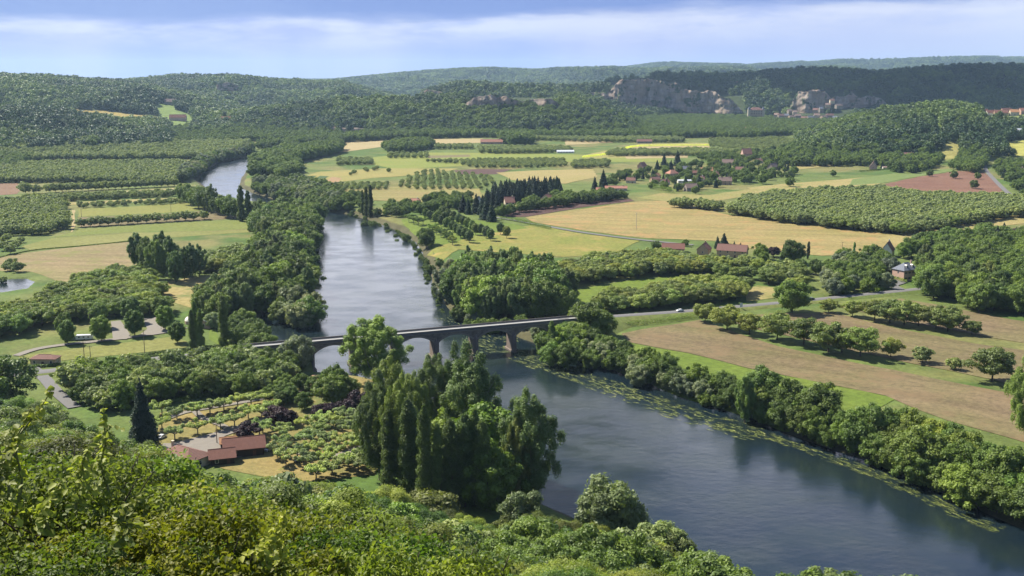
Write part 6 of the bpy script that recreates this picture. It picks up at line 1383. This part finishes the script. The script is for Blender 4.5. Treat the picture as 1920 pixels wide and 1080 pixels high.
# ------------------------------------------------------------------ water weed drifting along the right bank
def weeds():
    m, t, n, l = nt('water_weed'); at = N(n, 'ShaderNodeAttribute', attribute_name='Col'); pos = geo_pos(n)
    f = noise(n, l, 1.6, 4, .7, pos); col = ramp(n, l, at.outputs['Fac'], [(0, (.035, .05, .012)), (.45, (.11, .14, .025)), (.75, (.20, .22, .05)), (1, (.30, .31, .14))])
    col = mixc(n, l, 1, col, ramp(n, l, f, [(.3, .6), (.7, 1.3)]), 'MULTIPLY'); bs = finish(n, l, col, .7, spec=.4); tb = n.new('ShaderNodeBsdfTransparent'); mx = n.new('ShaderNodeMixShader'); f5 = noise(n, l, .9, 5, .7, pos)
    l.new(ramp(n, l, f5, [(.40, .15), (.58, .95)]), mx.inputs[0]); l.new(tb.outputs[0], mx.inputs[1]); l.new(bs.outputs[0], mx.inputs[2]); l.new(mx.outputs[0], [q for q in n if q.bl_idname == 'ShaderNodeOutputMaterial'][0].inputs[0])
    g = np.random.default_rng(4); V = []; Q = []; C = []; o_ = 0
    def band(px, n_, w0, w1, L0, L1, tone, flow):
        nonlocal o_
        ln = smooth_line([Vector((*P(a, b, 0), 0)) for a, b in px], 2.0)
        for _ in range(n_):
            i = g.integers(1, len(ln) - 1); p = ln[i]; d = (ln[i + 1] - ln[i - 1]).normalized() * flow; nn = Vector((-d.y, d.x, 0)); off = g.uniform(w0, w1) * (1 if flow > 0 else -1)
            c0 = p + nn * off; L = g.uniform(L0, L1); w_ = L * g.uniform(.05, .12); ts = np.clip(tone + g.normal() * .25, 0, 1); a = g.normal() * .22; d2 = Vector((d.x * math.cos(a) - d.y * math.sin(a), d.x * math.sin(a) + d.y * math.cos(a), 0)); n2 = Vector((-d2.y, d2.x, 0))
            # a tuft: several trailing strands that fan out downstream
            for s in range(7):
                k = (s - 3) / 3; ll = L * g.uniform(.6, 1.0); r0 = c0 + n2 * k * w_ * .3; r1 = c0 + d2 * ll * .5 + n2 * k * w_ * .9; r2 = c0 + d2 * ll + n2 * k * w_ * .8
                h = w_ * .2 * g.uniform(.6, 1.2); z = .03 + .004 * (s % 3) + .002 * (_ % 7)
                V.extend([(r0.x - n2.x * h * .3, r0.y - n2.y * h * .3, z), (r0.x + n2.x * h * .3, r0.y + n2.y * h * .3, z), (r1.x + n2.x * h, r1.y + n2.y * h, z), (r2.x, r2.y, z), (r1.x - n2.x * h, r1.y - n2.y * h, z)])
                Q.append((o_, o_ + 4, o_ + 3, o_ + 2, o_ + 1)); tt = float(np.clip(ts + g.normal() * .12, 0, 1)); C.extend([(tt * .6,) * 3, (tt * .6,) * 3, (tt,) * 3, (tt * .5,) * 3, (tt,) * 3]); o_ += 5
    RBK = [(905, 632), (960, 655), (1040, 678), (1100, 700), (1180, 725), (1260, 752), (1340, 778), (1400, 795), (1460, 815)]
    band(RBK, 520, -14, 1, 2.5, 7, .35, -1); band(RBK[2:], 110, -18, -4, 2.5, 6, .8, -1)
    band([(1460, 815), (1560, 850), (1640, 878), (1740, 922), (1840, 968), (1900, 990)], 260, -8, -1, 2, 7, .3, -1)
    band([(850, 590), (880, 606), (930, 622), (985, 640)], 100, -12, 2, 2, 6, .45, -1)
    band([(735, 438), (775, 465), (795, 500), (805, 540), (830, 585)], 520, -18, -1, .8, 2.4, .85, -1)
    me = mesh_np('water_weed', np.array(V), np.array(Q), [m], colors=np.array(C)); o = obj('water_weed', me); tag(o, 'pale green water weed trailing in the current along the right bank', kind='stuff')
weeds()

# ------------------------------------------------------------------ vines and shrubs right below the viewpoint
def shrub_mesh(k, r, h, n, size):
    g = np.random.default_rng(4000 + k); pf = round_puffs(g, r, h, .0, 26, .32, irregular=.3); p, nr, t = puff_leaves(pf, n, g, .35, .45, .35)
    v, q, c_ = leaves(p, nr, size, g, 1.25, True, t); return mesh_np('shrub_leaves', v, q, [M['shrub']], colors=c_)
def twig_mesh(k, r, h):
    g = np.random.default_rng(4100 + k); seg = []
    for i in range(14):
        a = g.uniform(0, 6.28); q = r * g.uniform(.3, .95); m_ = (math.cos(a) * q * .45, math.sin(a) * q * .45, h * .4); e = (math.cos(a) * q, math.sin(a) * q, h * g.uniform(.6, 1.0)); seg += [tube_np((0, 0, -.5), m_, .045, .03, 5), tube_np(m_, e, .03, .008, 5)]
    v, q = merge(seg); return mesh_np('shrub_stems', v, q, [M['bark']])
SH = [(shrub_mesh(k, 2.0, 2.4, 9500, .084), twig_mesh(k, 2.0, 2.4)) for k in range(4)]
SL = []; g = np.random.default_rng(77)
dd_ = 17.0; X, Y = [], []
while dd_ < 62:
    sp_ = float(allow(dd_)) * .95
    for a in np.arange(-.60, .60, sp_ / dd_): y = dd_ + g.uniform(-.3, .3) * sp_; X.append(y * math.tan(a + g.uniform(-.3, .3) * sp_ / dd_)); Y.append(y)
    dd_ += sp_
X, Y = np.array(X), np.array(Y); H = height(X, Y); px_, py_ = proj(X, Y, H + allow(Y) * 1.1)
for x, y, h, a, b in zip(X, Y, H, px_, py_):
    if -100 < a < 2020 and b < 1110: SL.append((x, y, y, h))
SL.sort(key=lambda s: (round(s[2]), s[0])); rows_ = {}
for x, y, d, h in SL: rows_.setdefault(int(math.log(d / 16) * 8), []).append((x, y, h))
print('shrubs', len(SL))
for ri, (d, L_) in enumerate(sorted(rows_.items())):
    for i, (x, y, h) in enumerate(sorted(L_, key=lambda q: q[0] / q[1])):
        r = empty('shrub', (x, y, h - .2), g.uniform(0, 6.28)); s = float(allow(y)) / 2.4 * g.uniform(.95, 1.3); r.scale = (s, s, s * g.uniform(.8, 1.15)); tag(r, 'yellow green shrub on the near slope, %s row away, %s from left' % (ORD(ri + 1), ORD(i + 1)), 'shrub', 'shrubs on the near slope')
        m1, m2 = SH[g.integers(4)]; b = obj('foliage', m1, r); k = g.uniform(.6, 1.25); b.color = (k * g.uniform(.75, 1.2), k, k * g.uniform(.6, 1.1), 1); obj('stems', m2, r)
def vine(label, px, py, d, length, lean, k):
    """a long climbing shoot rising from the shrubs, leaves alternating on an arching stem; (px, py) is where its tip shows, d its distance"""
    g = np.random.default_rng(5000 + k); z1 = CAMZ + d * float(slope_of(py)); v_ = (540 - py) / F; x1 = d * (px - 960) / F / (CT + ST * v_)
    tip = Vector((x1, d, z1)); root = tip + Vector((-lean, g.uniform(-.2, .3), -length)); n = 34; pts = []
    for i in range(n + 1):
        t = i / n; p = root.lerp(tip, t); p.x += -lean * .35 * math.sin(t * math.pi) + .05 * math.sin(t * 9 + k); p.y += .06 * math.sin(t * 7); pts.append(p - root)
    r = empty('climbing_vine', root); tag(r, label, 'vine', 'climbing shoots at the lower left')
    seg = [tube_np(pts[i], pts[i + 1], .018 * (1 - .8 * i / n) + .004, .018 * (1 - .8 * (i + 1) / n) + .004, 6) for i in range(n)]; v, q = merge(seg); obj('stem', mesh_np('vine_stem', v, q, [M['vine_stem']]), r)
    P_ = []; Nn = []; tn = []
    for i in range(n):
        for s in range(2 if i % 2 else 3):
            a = g.uniform(0, 6.28); rad = g.uniform(.03, .11) * (1.15 - .75 * i / n); P_.append(pts[i].lerp(pts[i + 1], g.random()) + Vector((math.cos(a) * rad, math.sin(a) * rad, g.uniform(-.08, .05)))); Nn.append((math.cos(a) * .5, math.sin(a) * .5 - .3, .7)); tn.append(min(1, .35 + .6 * i / n + g.normal() * .15))
    for q_ in range(3):      # side tendrils
        b0 = pts[int(n * (.35 + .2 * q_))]; a = g.uniform(0, 6.28); L_ = g.uniform(.2, .4)
        for s in range(9): t = s / 8; P_.append(b0 + Vector((math.cos(a) * L_ * t, math.sin(a) * L_ * t, L_ * (.7 * t - t * t * .9))) + Vector((g.normal() * .025, g.normal() * .025, 0))); Nn.append((0, -.3, .8)); tn.append(.5 + .4 * t)
    Nn = np.array(Nn) + g.normal(size=(len(Nn), 3)) * .35; Nn /= np.linalg.norm(Nn, axis=1)[:, None]
    v, q, c_ = leaves(np.array([tuple(p) for p in P_]), Nn, .075, g, 1.25, True, np.clip(np.array(tn), 0, 1)); b = obj('foliage', mesh_np('vine_leaves', v, q, [M['shrub']], colors=c_), r); b.color = (1.5, 1.35, 1.1, 1)
M['vine_stem'] = mat_plain('green_vine_stem', (.16, .17, .05), .2, 3, .7)
for k, (a, b, d, L, le, lab) in enumerate(((92, 728, 14, 1.6, .5, 'tallest yellow green vine shoot at the far lower left'), (60, 765, 14, 1.3, .45, 'vine shoot just left of the tallest one'), (200, 770, 14.5, 1.25, .12, 'upright vine shoot with pale tip, second from left'), (22, 850, 12, .9, .3, 'drooping vine shoot at the left edge'),
                                         (188, 820, 13.5, 1.0, .3, 'leaning vine shoot under the upright one'), (255, 935, 12.5, .6, .2, 'short vine shoot in the lower left shrubs'), (527, 966, 15, .9, .1, 'single vine shoot with pale tip right of the shrubs'), (510, 1000, 14.5, .6, .2, 'short vine shoot beside the single pale tip'), (120, 905, 12, .7, .3, 'vine shoot among the leaves at lower left'))):
    vine(lab, a, b, d, L, le, k)

# ------------------------------------------------------------------ drifting cloud that shades the far right hills
def cloud(label, cx, cy, alt, rx, ry, k):
    g = np.random.default_rng(6000 + k); bm = bmesh.new()
    for i in range(30):
        a = g.uniform(0, 6.28); q = math.sqrt(g.random()); s = g.uniform(.28, .5)
        bmesh.ops.create_icosphere(bm, subdivisions=3, radius=1, matrix=Matrix.Translation((math.cos(a) * q * rx * .75, math.sin(a) * q * ry * .75, g.uniform(-20, 60))) @ Matrix.Diagonal((rx * s, ry * s, 90 * g.uniform(.6, 1.3), 1)))
    me = bpy.data.meshes.new('cloud'); bm.to_mesh(me); bm.free(); me.materials.append(M['cloud']); me.polygons.foreach_set('use_smooth', [True] * len(me.polygons))
    o = obj('cloud', me); o.location = (cx, cy, alt); tag(o, label, 'cloud', kind='structure')
M['cloud'] = mat_plain('cloud_white', (.85, .86, .88), .03, .01, 1, spec=0)
def shade(gx, gy, gz, rx, ry, k, lab):
    alt = 1500; t = (alt - gz) / sd.z; cloud(lab, gx + sd.x * t, gy + sd.y * t, alt, rx, ry, k)
def gpt(px, d): return (px - 960) / 2040 * d
shade(gpt(1330, 4420), 4420, 150, 520, 600, 1, 'broad white cloud high above the far cliffs'); shade(gpt(1620, 3950), 3950, 110, 470, 600, 2, 'second white cloud above the crag village'); shade(gpt(1760, 3500), 3450, 100, 230, 260, 3, 'small white cloud above the right hills')

# ------------------------------------------------------------------ the air of the valley
HZ = True
if HZ:
    m, t, n, l = nt('valley_haze'); pv = n.new('ShaderNodeVolumePrincipled'); pv.inputs['Color'].default_value = (.52, .74, 1, 1); pv.inputs['Density'].default_value = 3.6e-5; pv.inputs['Anisotropy'].default_value = .25
    o_ = n.new('ShaderNodeOutputMaterial'); l.new(pv.outputs[0], o_.inputs['Volume'])
    b_ = MB(); b_.box(-36000, 36000, -900, 21000, -8, 420); hz_o = b_.build('haze', m); tag(hz_o, kind='stuff'); m.cycles.homogeneous_volume = True
